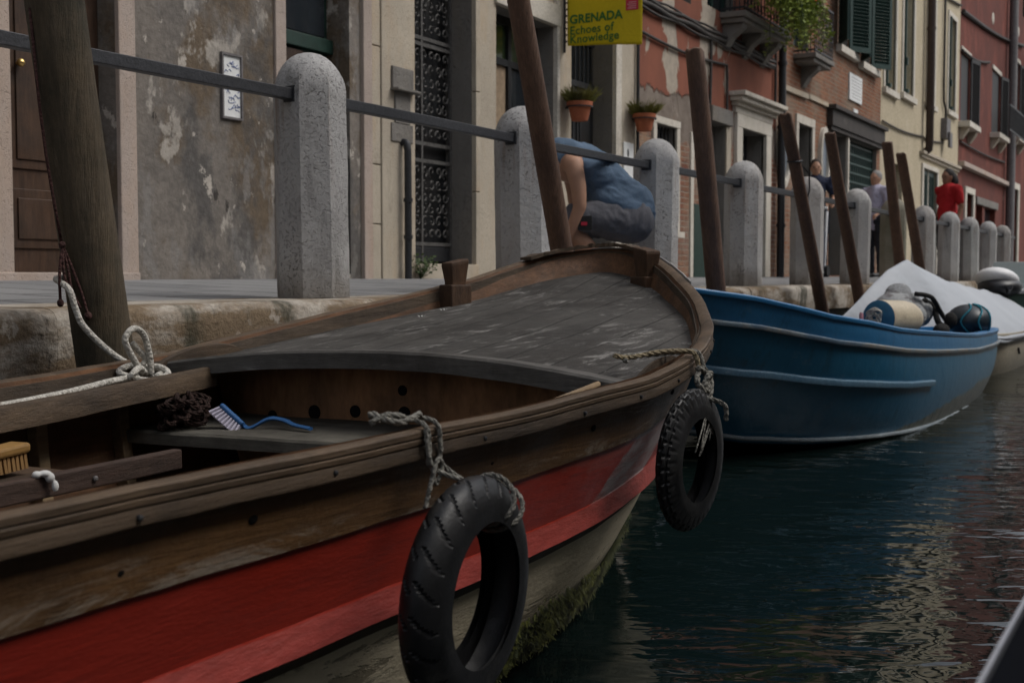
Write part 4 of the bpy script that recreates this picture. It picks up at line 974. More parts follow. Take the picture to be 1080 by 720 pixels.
b = MB(); vs = []; ia = min(range(len(G)), key=lambda q: (G[q]-Vector((4.50,1.88,.16))).length); ib = min(range(len(G)), key=lambda q: (G[q]-Vector((4.40,2.42,.14))).length)
for i in range(ia, ib+1):
    p, o = G[i], OG[i]; wd = .055+.014*mnoise.noise(Vector((i*.9, 0, 0))); hh = .020+.011*mnoise.noise(Vector((i*.6, 3, 0)))
    for (a, z) in [(.004,.0095),(.004,hh),(-wd,hh+.004),(-wd,.0095)]: vs.append((p.x+o.x*a, p.y+o.y*a, p.z+z))
N = ib-ia+1; b.add(vs, [(i*4+k, (i+1)*4+k, (i+1)*4+(k+1) % 4, i*4+(k+1) % 4) for i in range(N-1) for k in range(4)]+[(0,1,2,3), ((N-1)*4+3, (N-1)*4+2, (N-1)*4+1, (N-1)*4)])
b.build('breasthook', T['rail_dark'], W, smooth=20)
b = MB(); ja = min(range(len(G)), key=lambda q: (G[q]-Vector((4.0,1.55,.06))).length); jb = min(range(len(G)), key=lambda q: (G[q]-Vector((4.66,2.25,.19))).length)
b.sweep(G[ja:jb], OG[ja:jb], [(.0145,-.028),(.019,-.026),(.019,.006),(.0145,.007)]); b.build('bow_strip', weathered('worn pale strip', (.42,.43,.44), (.26,.25,.24), 8, [((.1,.085,.07), 9, (1,1,1), .55, .65, .8)], .6, .003), W, smooth=35, jitter=.003)
# bitts
T['bitt'] = wood_mat('bitt wood', (.10,.052,.028), (.06,.034,.02), (.22,.15,.1), .35, st=(1.2,1.2,.2), scale=9, rough=.65, bump=.004)
def bitt(c, ang, w, z0, z1, z2):
    ax = Vector((math.cos(ang), math.sin(ang), 0)); ay = Vector((-ax.y, ax.x, 0)); b = MB()
    b.obox((c[0], c[1], (z0+z1)/2), ax, ay, (0,0,1), w*1.18, w*.8, (z1-z0)/2, .97)
    o = b.build('bitt', T['bitt'], W, bevel=.005, jitter=.003)
    b = MB(); vs = []
    for (z, s_) in ((z1-.01, .78), (z1+.012, .80), (z2-.006, 1.02), (z2+.006, .98)):
        for (i, j) in ((-1,-1), (1,-1), (1,1), (-1,1)): vs.append(Vector((c[0], c[1], z+(.008*i if z > z1+.02 else 0)))+ax*w*s_*i+ay*w*.62*s_*j)
    b.add(vs, [(i*4+k, i*4+(k+1) % 4, (i+1)*4+(k+1) % 4, (i+1)*4+k) for i in range(3) for k in range(4)]+[(0,3,2,1), (12,13,14,15)])
    b.build('bitt_head', T['bitt'], o, bevel=.004, jitter=.002)
bitt((3.90, 2.425), -.25, .045, -.055, .055, .137); bitt((4.385, 1.865), .95, .050, .02, .085, .185); bitt((1.73, 2.30), .2, .045, -.25, -.172, -.150)
# half round plates against the bulwark where the oars used to rest
for P, s0, s1 in ((farP, 2.42, 2.80), (nearP, 2.52, 2.84)):
    b = MB(); vs = []; n = 14; sg = 1 if P is farP else -1
    for k in range(n+1):
        s_ = lerp(s0, s1, k/n); h = .036*math.sin(PI*k/n)**.6; y = yat(P, s_)-sg*.046; zb = wz(s_)-drop(s_)-.012
        for (dy, z) in ((0, zb), (0, zb+h+.02), (-sg*.012, zb+h+.016), (-sg*.012, zb)): vs.append((s_, y+dy, z))
    b.add(vs, [(i*4+k, (i+1)*4+k, (i+1)*4+(k+1) % 4, i*4+(k+1) % 4) for i in range(n) for k in range(4)]+[(0,1,2,3), (n*4+3, n*4+2, n*4+1, n*4)])
    b.build('oar_plate', T['rail_dark'], W, smooth=40)
# bulkhead with near-black discs painting the dark inside of limber holes
b = MB(); s_ = 2.68; yn, yf = yat(nearP, s_)+.04, yat(farP, s_)-.04; n = 20
b.add([(s_, lerp(yn, yf, j/n), wz(s_)-drop(s_)+camber(s_)*(1-(2*j/n-1)**2)-.02) for j in range(n+1)]+[(s_, lerp(yn+.3, yf-.2, j/n), -.74) for j in range(n+1)], [(j, j+1, n+2+j, n+1+j) for j in range(n)])
T['bulkhead'] = wood_mat('rusty brown bulkhead', (.40,.20,.095), (.20,.105,.055), (.16,.09,.05), .4, st=(1.0,1.0,.4), scale=5, rough=.7, bump=.004); bh = b.build('bulkhead', T['bulkhead'], W)
for (y, z, r) in [(2.178,-.332,.020),(2.036,-.322,.017),(1.872,-.318,.018),(1.878,-.257,.014),(2.33,-.35,.015)]:
    b = MB(); b.lathe([(r*1.0, -.004), (r, .0), (r*.7, .001)], (s_-.003, y*s_/2.75, .125+(z-.09)*s_/2.75), (-1, 0, 0), 18); b.build('drain_hole_disc', T['hole_black'], bh)
# thwart, its cleat, far coaming and side deck, near inner rail
b = MB(); vs = []
for j in range(13):
    y = lerp(1.22, 2.42, j/12); sF = 2.24+.05*math.sin(PI*j/12); dz = .008*mnoise.noise(Vector((y*3, 0, 0)))
    for (x, z) in ((sF,-.335),(2.677,-.335),(2.677,-.302),(sF+.006,-.302),(sF,-.308)): vs.append((x, y, z+dz))
b.add(vs, [(j*5+k, (j+1)*5+k, (j+1)*5+(k+1) % 5, j*5+(k+1) % 5) for j in range(12) for k in range(5)]+[tuple(range(5)), tuple(60+k for k in range(5))[::-1]])
b.build('thwart', T['thwart_wood'], W, smooth=30, jitter=.003)
def strip(P, ins, zoff, sec, s0, s1, n=40):
    path = []; 
    for k in range(n+1):
        s_ = lerp(s0, s1, k/n); path.append(Vector((s_, yat(P, s_)+ins(s_), wz(s_)+zoff)))
    return path
pf = strip(farP, lambda s: -.185, -.030, None, -2.0, 2.50); b = MB(); b.sweep(pf, [Vector((0, 1, 0))]*len(pf), [(-.014,-.048),(.012,-.048),(.012,.0),(.006,.006),(-.010,.006),(-.014,.0)]); b.build('coaming', T['rail_dark'], W, smooth=35, jitter=.003)
b = MB(); b.grid(lambda u, v: (lerp(-2.0, 2.5, u), yat(farP, lerp(-2.0, 2.5, u))-lerp(.19, .02, v), wz(lerp(-2.0, 2.5, u))-.046), 40, 4); b.build('side_deck', T['bulwark'], W)
pn = strip(nearP, lambda s: .085, -.028, None, -2.0, 2.50); b = MB(); b.sweep(pn, [Vector((0, -1, 0))]*len(pn), [(-.012,-.04),(.010,-.04),(.010,.004),(-.012,.004)]); b.build('coaming', T['rail_dark'], W, smooth=35, jitter=.003)
b = MB(); b.grid(lambda u, v: (lerp(-2.0, 2.5, u), yat(nearP, lerp(-2.0, 2.5, u))+lerp(.02, .085, v), wz(lerp(-2.0, 2.5, u))-.036), 40, 3); b.build('side_deck', T['bulwark'], W)
b = MB(); b.tube([(2.075, 1.12, -.168), (2.2, 1.135, -.164), (2.33, 1.15, -.158), (2.44, 1.15, -.148)], .0065, 6); b.build('inner_batten', T['tan_wood'], W, smooth=60)
# ribs along the far side and the long bench planks
for s_ in (.55, .95, 1.32, 1.66, 1.98, 2.22):
    b = MB(); vs = []
    i = len(G)-1-min(range(len(farP)), key=lambda q: abs(farP[q].x-s_)); 
    for f in (.06, .2, .35, .5, .65):
        p = G[i]+(Bb[i]-G[i])*f-OG[i]*(.03-.03*math.sin(PI*f))
        for (dx, dy) in ((-.016, 0), (.016, 0), (.016, .035), (-.016, .035)): vs.append((p.x+dx, p.y-dy, p.z))
    b.add(vs, [(a*4+k, a*4+(k+1) % 4, (a+1)*4+(k+1) % 4, (a+1)*4+k) for a in range(4) for k in range(4)]+[(0,1,2,3), (19,18,17,16)]); b.build('rib', T['tan_wood'], W, bevel=.003)
b = MB(); b.obox((.72, 1.905, -.326), (1,.085,0), (-.085,1,0), (0,0,1), 1.34, .013, .022); b.build('bench_plank', T['bench_dark'], W, bevel=.004, jitter=.003)
b = MB(); b.obox((.62, 1.99, -.313), (1,.085,0), (-.085,1,0), (0,0,1), 1.12, .075, .008); b.build('bench_plank', T['bench_wood'], W, bevel=.004, jitter=.003)
b = MB(); b.obox((.7, 1.84, -.395), (1,.085,0), (-.085,1,0), (0,0,1), 1.2, .02, .018); b.build('bench_plank', T['bench_wood'], W, bevel=.004, jitter=.003)
for x in (1.45, 1.78):
    b = MB(); y = 1.905+(x-.72)*.085-.014; b.lathe([(.006, 0), (.006, .003), (.003, .005)], (x, y, -.328), (0,-1,0), 10); b.build('plank_bolt', T['lead'], W)
# weed beard under the waterline strake
T['algae'] = leaf('green weed', (.105,.11,.018), (.022,.028,.008))
b = MB(); ne = len(near)*8-8
for k in range(12000):
    i = R.randrange(int(ne*.30), ne+16); i = min(i, len(G)-2); t = R.random(); g = G[i].lerp(G[i+1], t); c = Bb[i].lerp(Bb[i+1], t); o = OG[i]
    zt = -.645-.16*R.random()**.8+.05*mnoise.noise(Vector((g.x*2.2, 0, 0)))+.03*mnoise.noise(Vector((g.x*9, 0, 0)))-.06*max(0, 1.9-g.x)
    f = (zt-g.z)/(c.z-g.z); p = g+(c-g)*f+o*(.035*math.sin(PI*f)+.004+.022*R.random()*(.4+abs(mnoise.noise(Vector((g.x*7, zt*9, 3))))*1.5))
    L = R.uniform(.008, .026)*(.6+.8*abs(mnoise.noise(Vector((g.x*6, 1, 0))))); wd = R.uniform(.002, .006); a = R.uniform(-1.6, 1.6); tv = Vector((-o.y, o.x, 0))
    q = p+Vector((0, 0, -L))+o*.006*R.random()+tv*a*L
    b.add([p-tv*wd, p+tv*wd, q+tv*wd*.3, q-tv*wd*.3], [(0,1,2,3)])
al = b.build('algae', T['algae'], W, fix=False); al['kind'] = 'stuff'

# ------------------------------------------------------------------ tyres hung as fenders
def rubber():
    m = Mat('old rubber', .55, 0, .4); f = m.noise(14, 5, .7)
    m.color(m.mix(m.math('MULTIPLY', m.rng(m.noise(5, 7, .8), .55, .72), .6), m.mix(m.rng(f, .4, .7), (.004,.0042,.005), (.012,.0125,.014)), (.05,.047,.04))); m.L(m.rng(m.noise(9, 5, .7), .3, .7, .36, .7), m.b.inputs['Roughness']); m.bump(m.noise(60, 4, .7), .001); return m.mat
T['rubber'] = rubber()
def tyre(lab, loc, yaw, tilt, Ro, wd, knobby):
    t = thing('tyre_fender', lab, 'tyre', loc, 'old tyres hung on the boat')
    M3 = Matrix.Rotation(yaw, 3, 'Z') @ Matrix.Rotation(tilt, 3, 'X')
    h = wd/2; ri = Ro*.64
    # closed section: outer tread, sidewalls, bead, hollow inside
    sec = []
    for k in range(17): q = -1+2*k/16; sec.append((q*h*.92, Ro-.030*abs(q)**2.3))
    sec += [(h*.98, Ro-.040), (h, Ro-.052), (h*.98, Ro-.068), (h*.88, ri+.016), (h*.80, ri+.004), (h*.74, ri), (h*.70, ri+.006), (h*.78, ri+.03), (h*.84, Ro-.06), (h*.78, Ro-.030)]
    inn = [(h*.4, Ro-.02), (0, Ro-.018), (-h*.4, Ro-.02)]
    oth = [(-a, r) for (a, r) in sec[17:]][::-1]
    sec = sec+inn+oth
    nA = 540 if not knobby else 264; n = len(sec); vs = []
    for i in range(nA):
        an = 2*PI*i/nA
        for k, (a, r) in enumerate(sec):
            if k < 17:
                q = a/h
                if knobby:
                    ph = (i % 8); row = int((q+1)*2.5); cut = ((ph+(row % 2)*4) % 8) < 2 or (k % 4 == 0); r -= .006 if cut else 0
                else:
                    s_ = (i*.5+q*10+(6 if q > 0 else 0)) % 12; cut = s_ < 1.2 and (.10 < abs(q) < .9); r -= .005 if cut else 0
            vs.append(Vector(loc)+M3 @ Vector((r*math.cos(an), a, r*math.sin(an))))
    b = MB(); b.add(vs, [(i*n+k, ((i+1) % nA)*n+k, ((i+1) % nA)*n+(k+1) % n, i*n+(k+1) % n) for i in range(nA) for k in range(n)])
    b.build('tread_and_walls', T['rubber'], t, smooth=38)
    return t, M3
t1, M1 = tyre('worn slick tyre tied with grey rope to the middle of the wooden boat', (1.618, .985, -.402), .06, .05, .182, .072, False)
t2, M2 = tyre('smaller knobbly tyre hanging at the bow of the wooden boat', (2.665, 1.02, -.335), -.06, .03, .165, .050, True)
b = MB(); gy = lambda s: yat(nearP, s); gz = wz
def G3(s, d, z): return (s, gy(s)-d, gz(s)+z)
def on_tyre(an, ph, L1=Vector((1.618, .985, -.402)), Ro=.182, h=.036):
    rc, dr = Ro*.81, Ro*.19
    return L1+M1 @ Vector(((rc+(dr+.006)*math.cos(ph))*math.cos(an), (h+.006)*math.sin(ph), (rc+(dr+.006)*math.cos(ph))*math.sin(an)))
for k, (an, s_) in enumerate(((math.radians(66), 1.63), (math.radians(52), 1.66))):
    lp_ = [on_tyre(an+.03*math.sin(q*2), .9-q) for q in [j*2*PI/12 for j in range(14)]]
    rope(b, [G3(s_,-.05,.012), G3(s_+.008,-.02,.018), G3(s_+.014,.014,.008), G3(s_+.018,.018,-.03), G3(s_+.022,.02,-.06)]+lp_, .0045)
    if k == 0: rope(b, [on_tyre(an-.06, .2), on_tyre(an-.12, 0), on_tyre(an-.2, .3), on_tyre(math.radians(52)+.03, -.4)], .0042)
rope(b, [G3(1.58,-.045,.016), G3(1.60,-.03,.028), G3(1.63,-.02,.022), G3(1.645,-.04,.014), G3(1.62,-.06,.016), G3(1.59,-.05,.03), G3(1.61,-.012,.016), G3(1.66,-.01,.024), G3(1.68,-.04,.012)], .0058)
rope(b, [G3(1.64,.017,.010), G3(1.638,.022,-.03), G3(1.645,.026,-.06), G3(1.65,.028,-.085), G3(1.665,.03,-.06), G3(1.655,.03,-.045), G3(1.64,.03,-.07), G3(1.625,.026,-.12)], .0042)
tag(b.build('tyre_rope', T['rope_grey'], smooth=180), 'grey rope tied over the gunwale and looped round the worn slick tyre', 'rope')
b = MB()
rope(b, [G3(2.56,-.12,.03), G3(2.60,-.10,.02), G3(2.66,-.05,.024), G3(2.70,-.01,.022), G3(2.73,.018,.012), G3(2.74,.028,-.02)], .0062)
tag(b.build('tyre_lashing', T['rope_tan'], smooth=180), 'short tan rope laid over the bow gunwale above the knobbly tyre', 'rope')
b = MB()
rope(b, [G3(2.58,-.10,.015), G3(2.63,-.12,.018), G3(2.68,-.08,.014), G3(2.72,-.02,.016), G3(2.755,.02,.01), G3(2.76,.035,-.03)], .0065)
rope(b, [G3(2.72,.03,-.02), G3(2.77,.04,-.045), G3(2.73,.05,-.075), G3(2.70,.035,-.05), G3(2.75,.03,-.025), G3(2.79,.045,-.06), G3(2.75,.05,-.10), G3(2.71,.04,-.08), G3(2.745,.055,-.035), G3(2.78,.03,-.09)], .0075)
rope(b, [G3(2.76,.045,-.08), G3(2.78,.05,-.13), (2.79,1.06,-.255), (2.76,1.075,-.24), (2.72,1.06,-.20), (2.70,1.03,-.19), (2.74,.97,-.21), (2.75,.965,-.25)], .0062)
for k in range(9): b.tube(cat([G3(2.74+.02*R.uniform(-1,1),.05,-.09), G3(2.72+.05*R.uniform(-1,1),.06,-.13), G3(2.70+.09*R.uniform(-1,1),.06,-.16-.05*R.random())], 4), .002, 4)
tag(b.build('frayed_knot', T['rope_grey'], smooth=180), 'frayed dark knot holding the knobbly tyre outside the bow', 'rope')
# ------------------------------------------------------------------ loose things in the wooden boat
T['blue_plastic'] = plain('blue plastic', (.035,.12,.30), .4, 0, .45, .1); T['bristle_pale'] = plain('pale bristles', (.55,.52,.62), .8); T['bristle_tan'] = plain('tan bristles', (.28,.16,.06), .8); T['orange_wood'] = plain('orange brush back', (.27,.15,.045), .55, 0, .4, .2)
t = thing('washing_up_brush', 'blue plastic scrubbing brush with white bristles lying on the grey thwart', 'brush', (2.4, 2.1, -.3))
ha = Vector((2.40, 2.18, -.262)); hd = Vector((.05, -.60, -.42)).normalized(); hn = Vector((-.45, .30, -.60)); hn = (hn-hd*hn.dot(hd)).normalized(); hs = hd.cross(hn)
b = MB(); b.obox(ha+hd*.018, hd, hs, hn, .042, .022, .007); o = b.build('brush_head', T['blue_plastic'], t, bevel=.006)
b = MB()
for i in range(9):
    for j in range(5):
        p = ha+hd*(.018+(-4+i)*.0092)+hs*(j-2)*.0085+hn*.007; q = p+hn*.027+hd*(i-4)*.0022+hs*(j-2)*.002
        b.tube([p, q], [.0036, .0048], 5)
b.build('bristles', T['bristle_pale'], t)
b = MB(); hp = [ha+hd*.06, ha+hd*.085+Vector((0,0,.012)), Vector((2.43, 2.07, -.276)), Vector((2.44, 2.03, -.279)), Vector((2.43, 1.99, -.287)), Vector((2.42, 1.93, -.292))]
b.tube(cat(hp, 6), [.0075]*10+[.009]*11+[.008]*10, 8, squash=.6); b.build('handle', T['blue_plastic'], t, smooth=60)
t = thing('scrubbing_brush', 'tan wooden scrubbing brush lying on the far bench plank', 'brush', (1.6, 2.03, -.29))
b = MB(); b.obox((1.58, 2.05, -.258), (1,.12,.06), (-.12,1,0), (0,0,1), .085, .026, .010); b.build('brush_back', T['orange_wood'], t, bevel=.006)
b = MB()
for i in range(15):
    for j in range(4):
        p = Vector((1.505+i*.0108, 2.026+j*.014+i*.0012, -.267+i*.0006)); b.tube([p, p+Vector((R.uniform(-.003,.003), -.004, -.036))], [.0042, .005], 5)
b.build('bristles', T['bristle_tan'], t)
T['cloth_white'] = plain('white rag', (.62,.62,.6), .9)
b = MB()
for c, r in [((1.645,1.968,-.296),(.013,.012,.007)), ((1.652,1.962,-.304),(.010,.008,.010)), ((1.66,1.958,-.322),(.007,.006,.012)), ((1.63,1.972,-.297),(.010,.009,.008))]: b.ell(c, r, 12, 8)
o = b.build('rag', T['cloth_white'], smooth=180, jitter=.005); rm = o.modifiers.new('r', 'REMESH'); rm.mode = 'VOXEL'; rm.voxel_size = .0025; bake(o); o.data.polygons.foreach_set('use_smooth', [True]*len(o.data.polygons))
tag(o, 'small crumpled white rag draped over the brown bench plank', 'rag')
b = MB(); P = []
for k in range(70): an = k*.62; r = .05+.035*math.sin(k*1.7); P.append((2.33+r*math.cos(an)*.9, 2.27+r*math.sin(an)*.7, -.29+.0010*k+.012*math.sin(k*2.3)))
rope(b, P, .007, seg=5); tag(b.build('rope_pile', T['rope_pile'], smooth=180), 'heap of dark reddish rope on the thwart end', 'rope')
# dried leaves / droppings lying on the deck
b = MB()
for (x, y) in [(3.62, 2.30), (3.42, 2.26)]:
    z = deck_pt(0, (y-yat(nearP, x)-.03)/(yat(farP, x)-yat(nearP, x)-.06), s=x).z
    vs = []
    for k in range(12): an = k*PI/6; r = .016 if k % 2 else .006; vs.append((x+r*math.cos(an)*1.3, y+r*math.sin(an), z+.006+(.006 if k % 2 else 0)))
    vs.append((x, y, z+.004)); b.add(vs, [(k, (k+1) % 12, 12) for k in range(12)])
lf = b.build('deck_litter', T['cloth_white'], fix=False); tag(lf, 'tiny pale curled leaves lying on the grey foredeck', 'leaves', kind='stuff')

# ------------------------------------------------------------------ blue boat
bz = lambda s: tab(s, [(4.9,.05),(5.2,.035),(5.6,-.02),(6.1,-.115),(7.0,-.215),(8.0,-.275),(9.0,-.325),(10,-.345),(10.9,-.35)])
bn = [(5.15,2.34,5.75,2.30),(5.17,2.2,5.78,2.25),(5.27,2.05,5.85,2.17),(5.43,1.93,5.98,2.05),(5.68,1.80,6.2,1.90),(6.05,1.63,6.55,1.73),(6.6,1.50,7.0,1.58),(7.3,1.43,7.5,1.49),(8.2,1.38,8.3,1.45),(9.2,1.375,9.2,1.45),(10.1,1.40,10.05,1.49),(10.55,1.44,10.4,1.54),(10.72,1.52,10.52,1.62),(10.76,1.70,10.55,1.75)]
bf = [(10.70,1.90,10.50,1.86),(10.4,2.06,10.2,1.98),(9.8,2.24,9.7,2.15),(9.0,2.4,9.0,2.3),(8,2.52,8,2.43),(7,2.58,7,2.5),(6.2,2.57,6.3,2.5),(5.6,2.5,5.95,2.42),(5.28,2.42,5.8,2.36),(5.15,2.34,5.75,2.30)]
fb = bn+bf
G2 = [Vector((p.x, p.y, bz(p.x))) for p in cat([(a, y, 0) for (a, y, _, _) in fb], 7)]
B2 = [Vector((p.x, p.y, tab(p.x, [(5.75,-.70),(6.0,-.76),(6.4,-.80),(7,-.83),(8,-.86),(11,-.86)]))) for p in cat([(c, d, 0) for (_, _, c, d) in fb], 7)]
O2 = plan_out(G2)
def blue_paint(name, c1, c2, algae=False):
    m = Mat(name, .42, 0, .45)
    col = m.mix(m.rng(m.noise(1.3, 5, .65, (.5,1,1)), .3, .7), c1, c2)
    col = m.mix(m.math('MULTIPLY', m.rng(m.noise(9, 6, .78, (.3,1,1)), .60, .66), .4), col, (.10,.16,.21)); col = m.mix(m.math('MULTIPLY', m.rng(m.noise(6, 6, .8, (1,1,.18)), .56, .66), .45), col, (.02,.045,.06))
    if algae:
        z = m.math('ADD', m.axis(2), m.math('MULTIPLY', m.math('SUBTRACT', m.noise(4, 6, .75, (.6,1,1.5)), .5), .13)); lim = m.rng(m.axis(0), -1.4, 1.2, .0, .15)
        a = m.rng(m.math('SUBTRACT', z, lim), -.008, .012, 1, 0); col = m.mix(a, col, m.mix(m.rng(m.noise(14, 5, .7), .4, .6), (.035,.042,.022), (.11,.105,.07)))
    m.color(col); m.bump(m.noise(10, 4, .6), .004); return m.mat
T['blue'] = blue_paint('blue hull paint', (.010,.10,.19), (.016,.115,.205), True); T['blue_light'] = blue_paint('lighter blue plank', (.018,.13,.29), (.03,.15,.29)); T['blue_in'] = blue_paint('blue inner paint', (.02,.14,.33), (.03,.17,.36))
T['blue_rail'] = weathered('worn pale rail', (.14,.22,.29), (.27,.24,.20), 6, [((.06,.12,.2), 7, (.3,1,1), .55, .65, .7), ((.12,.08,.05), 9, (.3,1,1), .6, .7, .6)], .6, .003)
T['blue_strake'] = weathered('pale blue strake', (.11,.20,.28), (.075,.16,.24), 4, [((.25,.32,.36), 8, (.2,1,1), .6, .7, .6)], .5, .003)
T['chine'] = weathered('chalky chine strip', (.32,.36,.38), (.16,.2,.23), 5, [((.05,.06,.05), 6, (.4,1,1), .55, .7, .7)], .55, .003)
BB = thing('blue_boat', 'blue motorboat with a pale side strip moored beyond the wooden boat', 'boat', (7.9, 1.95, WATER))
fr2 = [0, .06, .115, .17, .20, .3, .42, .55, .68, .8, .9, 1.0]
b = MB(); rw = hull_rows(G2, B2, fr2, .05)
for r, o in zip(rw, O2):
    for k in range(3): r[k] = r[k]+o*.006
skin(b, rw, [1,1,1]+[0]*8); b.add([r[-1] for r in rw], [tuple(range(len(rw)))], 0); b.build('hull', [T['blue'], T['blue_light']], BB, smooth=40)
def belt(name, mat, f, o0, o1, h, lo=0, hi=None, parent=BB, G_=None, B_=None, O_=None):
    Gx, Bx, Ox = G_ or G2, B_ or B2, O_ or O2; hi = hi or len(Gx); b = MB()
    P = [Gx[i]+(Bx[i]-Gx[i])*f+Ox[i]*(.05*math.sin(PI*f)) for i in range(lo, hi)]
    b.sweep(P, Ox[lo:hi], [(o0,-h),(o1*.8,-h),(o1,-h*.3),(o1,h*.5),(o1*.7,h),(o0,h)]); return b.build(name, mat, parent, smooth=35, jitter=.002)
belt('gunwale', T['blue_in'], .0, -.05, .018, .012); belt('rubbing_rail', T['blue_rail'], .185, -.01, .022, .012)
i7 = min(range(60), key=lambda i: abs(G2[i].x-7.62)); belt('side_strake', T['blue_strake'], .50, -.01, .022, .018, 0, i7)
belt('chine_rail', T['chine'], .965, -.02, .03, .011)
b = MB(); skin(b, hull_rows(G2, B2, [.01, .2, .4, .6, .75], .04, -.05)); b.build('inner_planking', T['blue_in'], BB, smooth=60)
b = MB(); b.add([Vector((r[0].x, r[0].y, -.64)) for r in hull_rows(G2, B2, [.80], .04, -.10)], [tuple(range(len(G2)))]); b.build('floor_boards', T['blue_in'], BB)
n2 = len(bn)*7-7
N2, F2 = G2[:n2+1], G2[n2:][::-1]
for nm, s0, s1, dz in (('foredeck', 5.30, 6.7, -.07), ('stern_deck', 9.6, 10.62, -.09)):
    b = MB(); b.grid(lambda u, v: (lerp(s0, s1, u), lerp(yat(N2, lerp(s0, s1, u))+.05, yat(F2, lerp(s0, s1, u))-.05, v), bz(lerp(s0, s1, u))+dz), 12, 8); b.build(nm, T['blue_in'], BB, fix=False)
b = MB(); b.box(8.1, 8.4, 1.45, 2.44, -.52, -.48); b.build('thwart', T['blue_in'], BB)
# gear in the blue boat
T['buoy_cream'] = weathered('cream buoy', (.60,.52,.38), (.52,.44,.32), 5, [((.3,.24,.16), 6, (1,1,1), .58, .7, .6)], .5, .002)
T['buoy_blue'] = plain('blue buoy end', (.02,.12,.22), .5); T['buoy_dark'] = plain('dark buoy', (.020,.032,.042), .4, 0, .5, .3); T['rope_teal'] = rope_mat('teal rope', (.05,.30,.38), (.03,.18,.26)); T['rope_pink'] = rope_mat('pink rope', (.34,.16,.2), (.2,.1,.13))
def rot_to(ax):
    return Vector(ax).to_track_quat('Z', 'Y').to_matrix()
t = thing('cream_fender', 'fat cream fender with a blue end cap lying in the blue boat', 'fender', (8.55, 1.85, -.3))
ax = Vector((.93, -.30, -.03)).normalized(); c = Vector((8.60, 1.83, -.205)); r_ = .123
b = MB(); b.lathe([(r_*.985, -.20), (r_, -.14), (r_, .02), (r_*1.0, .10), (r_*.93, .17), (r_*.78, .22), (r_*.5, .255), (.02, .268)], c, ax, 32); b.build('body', T['buoy_cream'], t, smooth=60)
b = MB(); b.lathe([(.02, -.232), (r_*.5, -.228), (r_*.8, -.215), (r_*.985, -.201)], c, ax, 32); b.build('end_cap', T['buoy_blue'], t, smooth=60)
b = MB()
for k in range(9):
    a0 = R.uniform(0, 6.3); p = c-ax*.24
    s1_ = ax.orthogonal().normalized(); s2_ = ax.cross(s1_)
    b.tube(cat([p+(s1_*math.cos(a0+j*.9)+s2_*math.sin(a0+j*.9))*R.uniform(.01, .07)-ax*R.uniform(0, .02) for j in range(5)], 4), .007, 5)
b.build('lanyard', T['rope_white'], t, smooth=180)
b = MB(); b.tube(cat([(8.33,1.99,-.30), (8.30,1.98,-.22), (8.34,1.99,-.17), (8.31,1.97,-.26), (8.36,1.95,-.31)], 6), .014, 7); b.tube(cat([(8.30,2.0,-.30), (8.20,1.93,-.30), (8.12,1.85,-.29), (8.2,1.75,-.31)], 6), .02, 7)
tag(b.build('pink_rope', T['rope_pink'], smooth=180), 'faded pink rope end beside the cream fender', 'rope')
b = MB(); b.tube(cat([(8.0,1.9,-.275),(8.08,1.80,-.26),(7.95,1.72,-.265),(7.85,1.82,-.25),(8.02,1.95,-.27),(8.12,1.78,-.275)], 6), .018, 7)
tag(b.build('blue_rope', T['rope_teal'], smooth=180), 'bright blue rope bundle left of the cream fender', 'rope')
t = thing('dark_fender', 'round dark fender with teal cord near the stern of the blue boat', 'fender', (9.95, 1.66, -.3)); c = Vector((10.0, 1.57, -.262)); rt_ = Matrix.Rotation(.3, 3, 'Z')
b = MB(); b.ell(c, (.20, .165, .128), 28, 18, rot=rt_); b.build('body', T['buoy_dark'], t, smooth=180)
b = MB()
for k in range(3):
    a0 = 2.9+k*.75; b.tube([c+rt_ @ Vector((.206*math.sin(th)*math.cos(a0+.25*math.sin(th*3)), .171*math.sin(th)*math.sin(a0+.25*math.sin(th*3)), .134*math.cos(th))) for th in [j*PI/14 for j in range(1, 13)]], .007, 5)
b.build('cord', T['rope_teal'], t, smooth=180)
b = MB(); 
for k, (x, y, z, r) in enumerate([(9.45,1.9,-.22,.13),(9.3,1.98,-.15,.15),(9.55,1.95,-.14,.13),(9.42,1.97,-.07,.12),(9.7,1.88,-.20,.12),(9.2,1.95,-.26,.14)]): b.ell((x, y, z), (r*1.15, r*.9, r*.85), 14, 10)
o = b.build('cloth_bundle', weathered('grey striped cloth', (.36,.37,.37), (.27,.28,.29), 4, [((.13,.12,.125), 6, (1,1,3), .52, .58, .9), ((.02,.02,.02), 5, (2,1,1), .64, .68, .9)], .9, .02, 6), smooth=180, jitter=.03)
rm = o.modifiers.new('r', 'REMESH'); rm.mode = 'VOXEL'; rm.voxel_size = .014; sm = o.modifiers.new('s', 'SMOOTH'); sm.iterations = 4; bake(o); o.data.polygons.foreach_set('use_smooth', [True]*len(o.data.polygons))
tag(o, 'rumpled grey and dark cloth bundle between the two fenders', 'bundle')
b = MB(); b.tube(cat([(9.45,1.86,-.05),(9.52,1.8,-.06),(9.6,1.76,-.09),(9.72,1.72,-.20),(9.75,1.66,-.30)], 6), .018, 8); b.tube(cat([(9.62,1.83,-.10),(9.7,1.78,-.15),(9.66,1.72,-.28),(9.9,1.68,-.30)], 6), .024, 8)
b.ell((9.76,1.66,-.25), (.05,.05,.06)); b.ell((9.62,1.7,-.32), (.10,.06,.05))
tag(b.build('dark_strap', T['rope_dark'], smooth=180), 'thick dark strap and lines over the cloth bundle', 'rope')
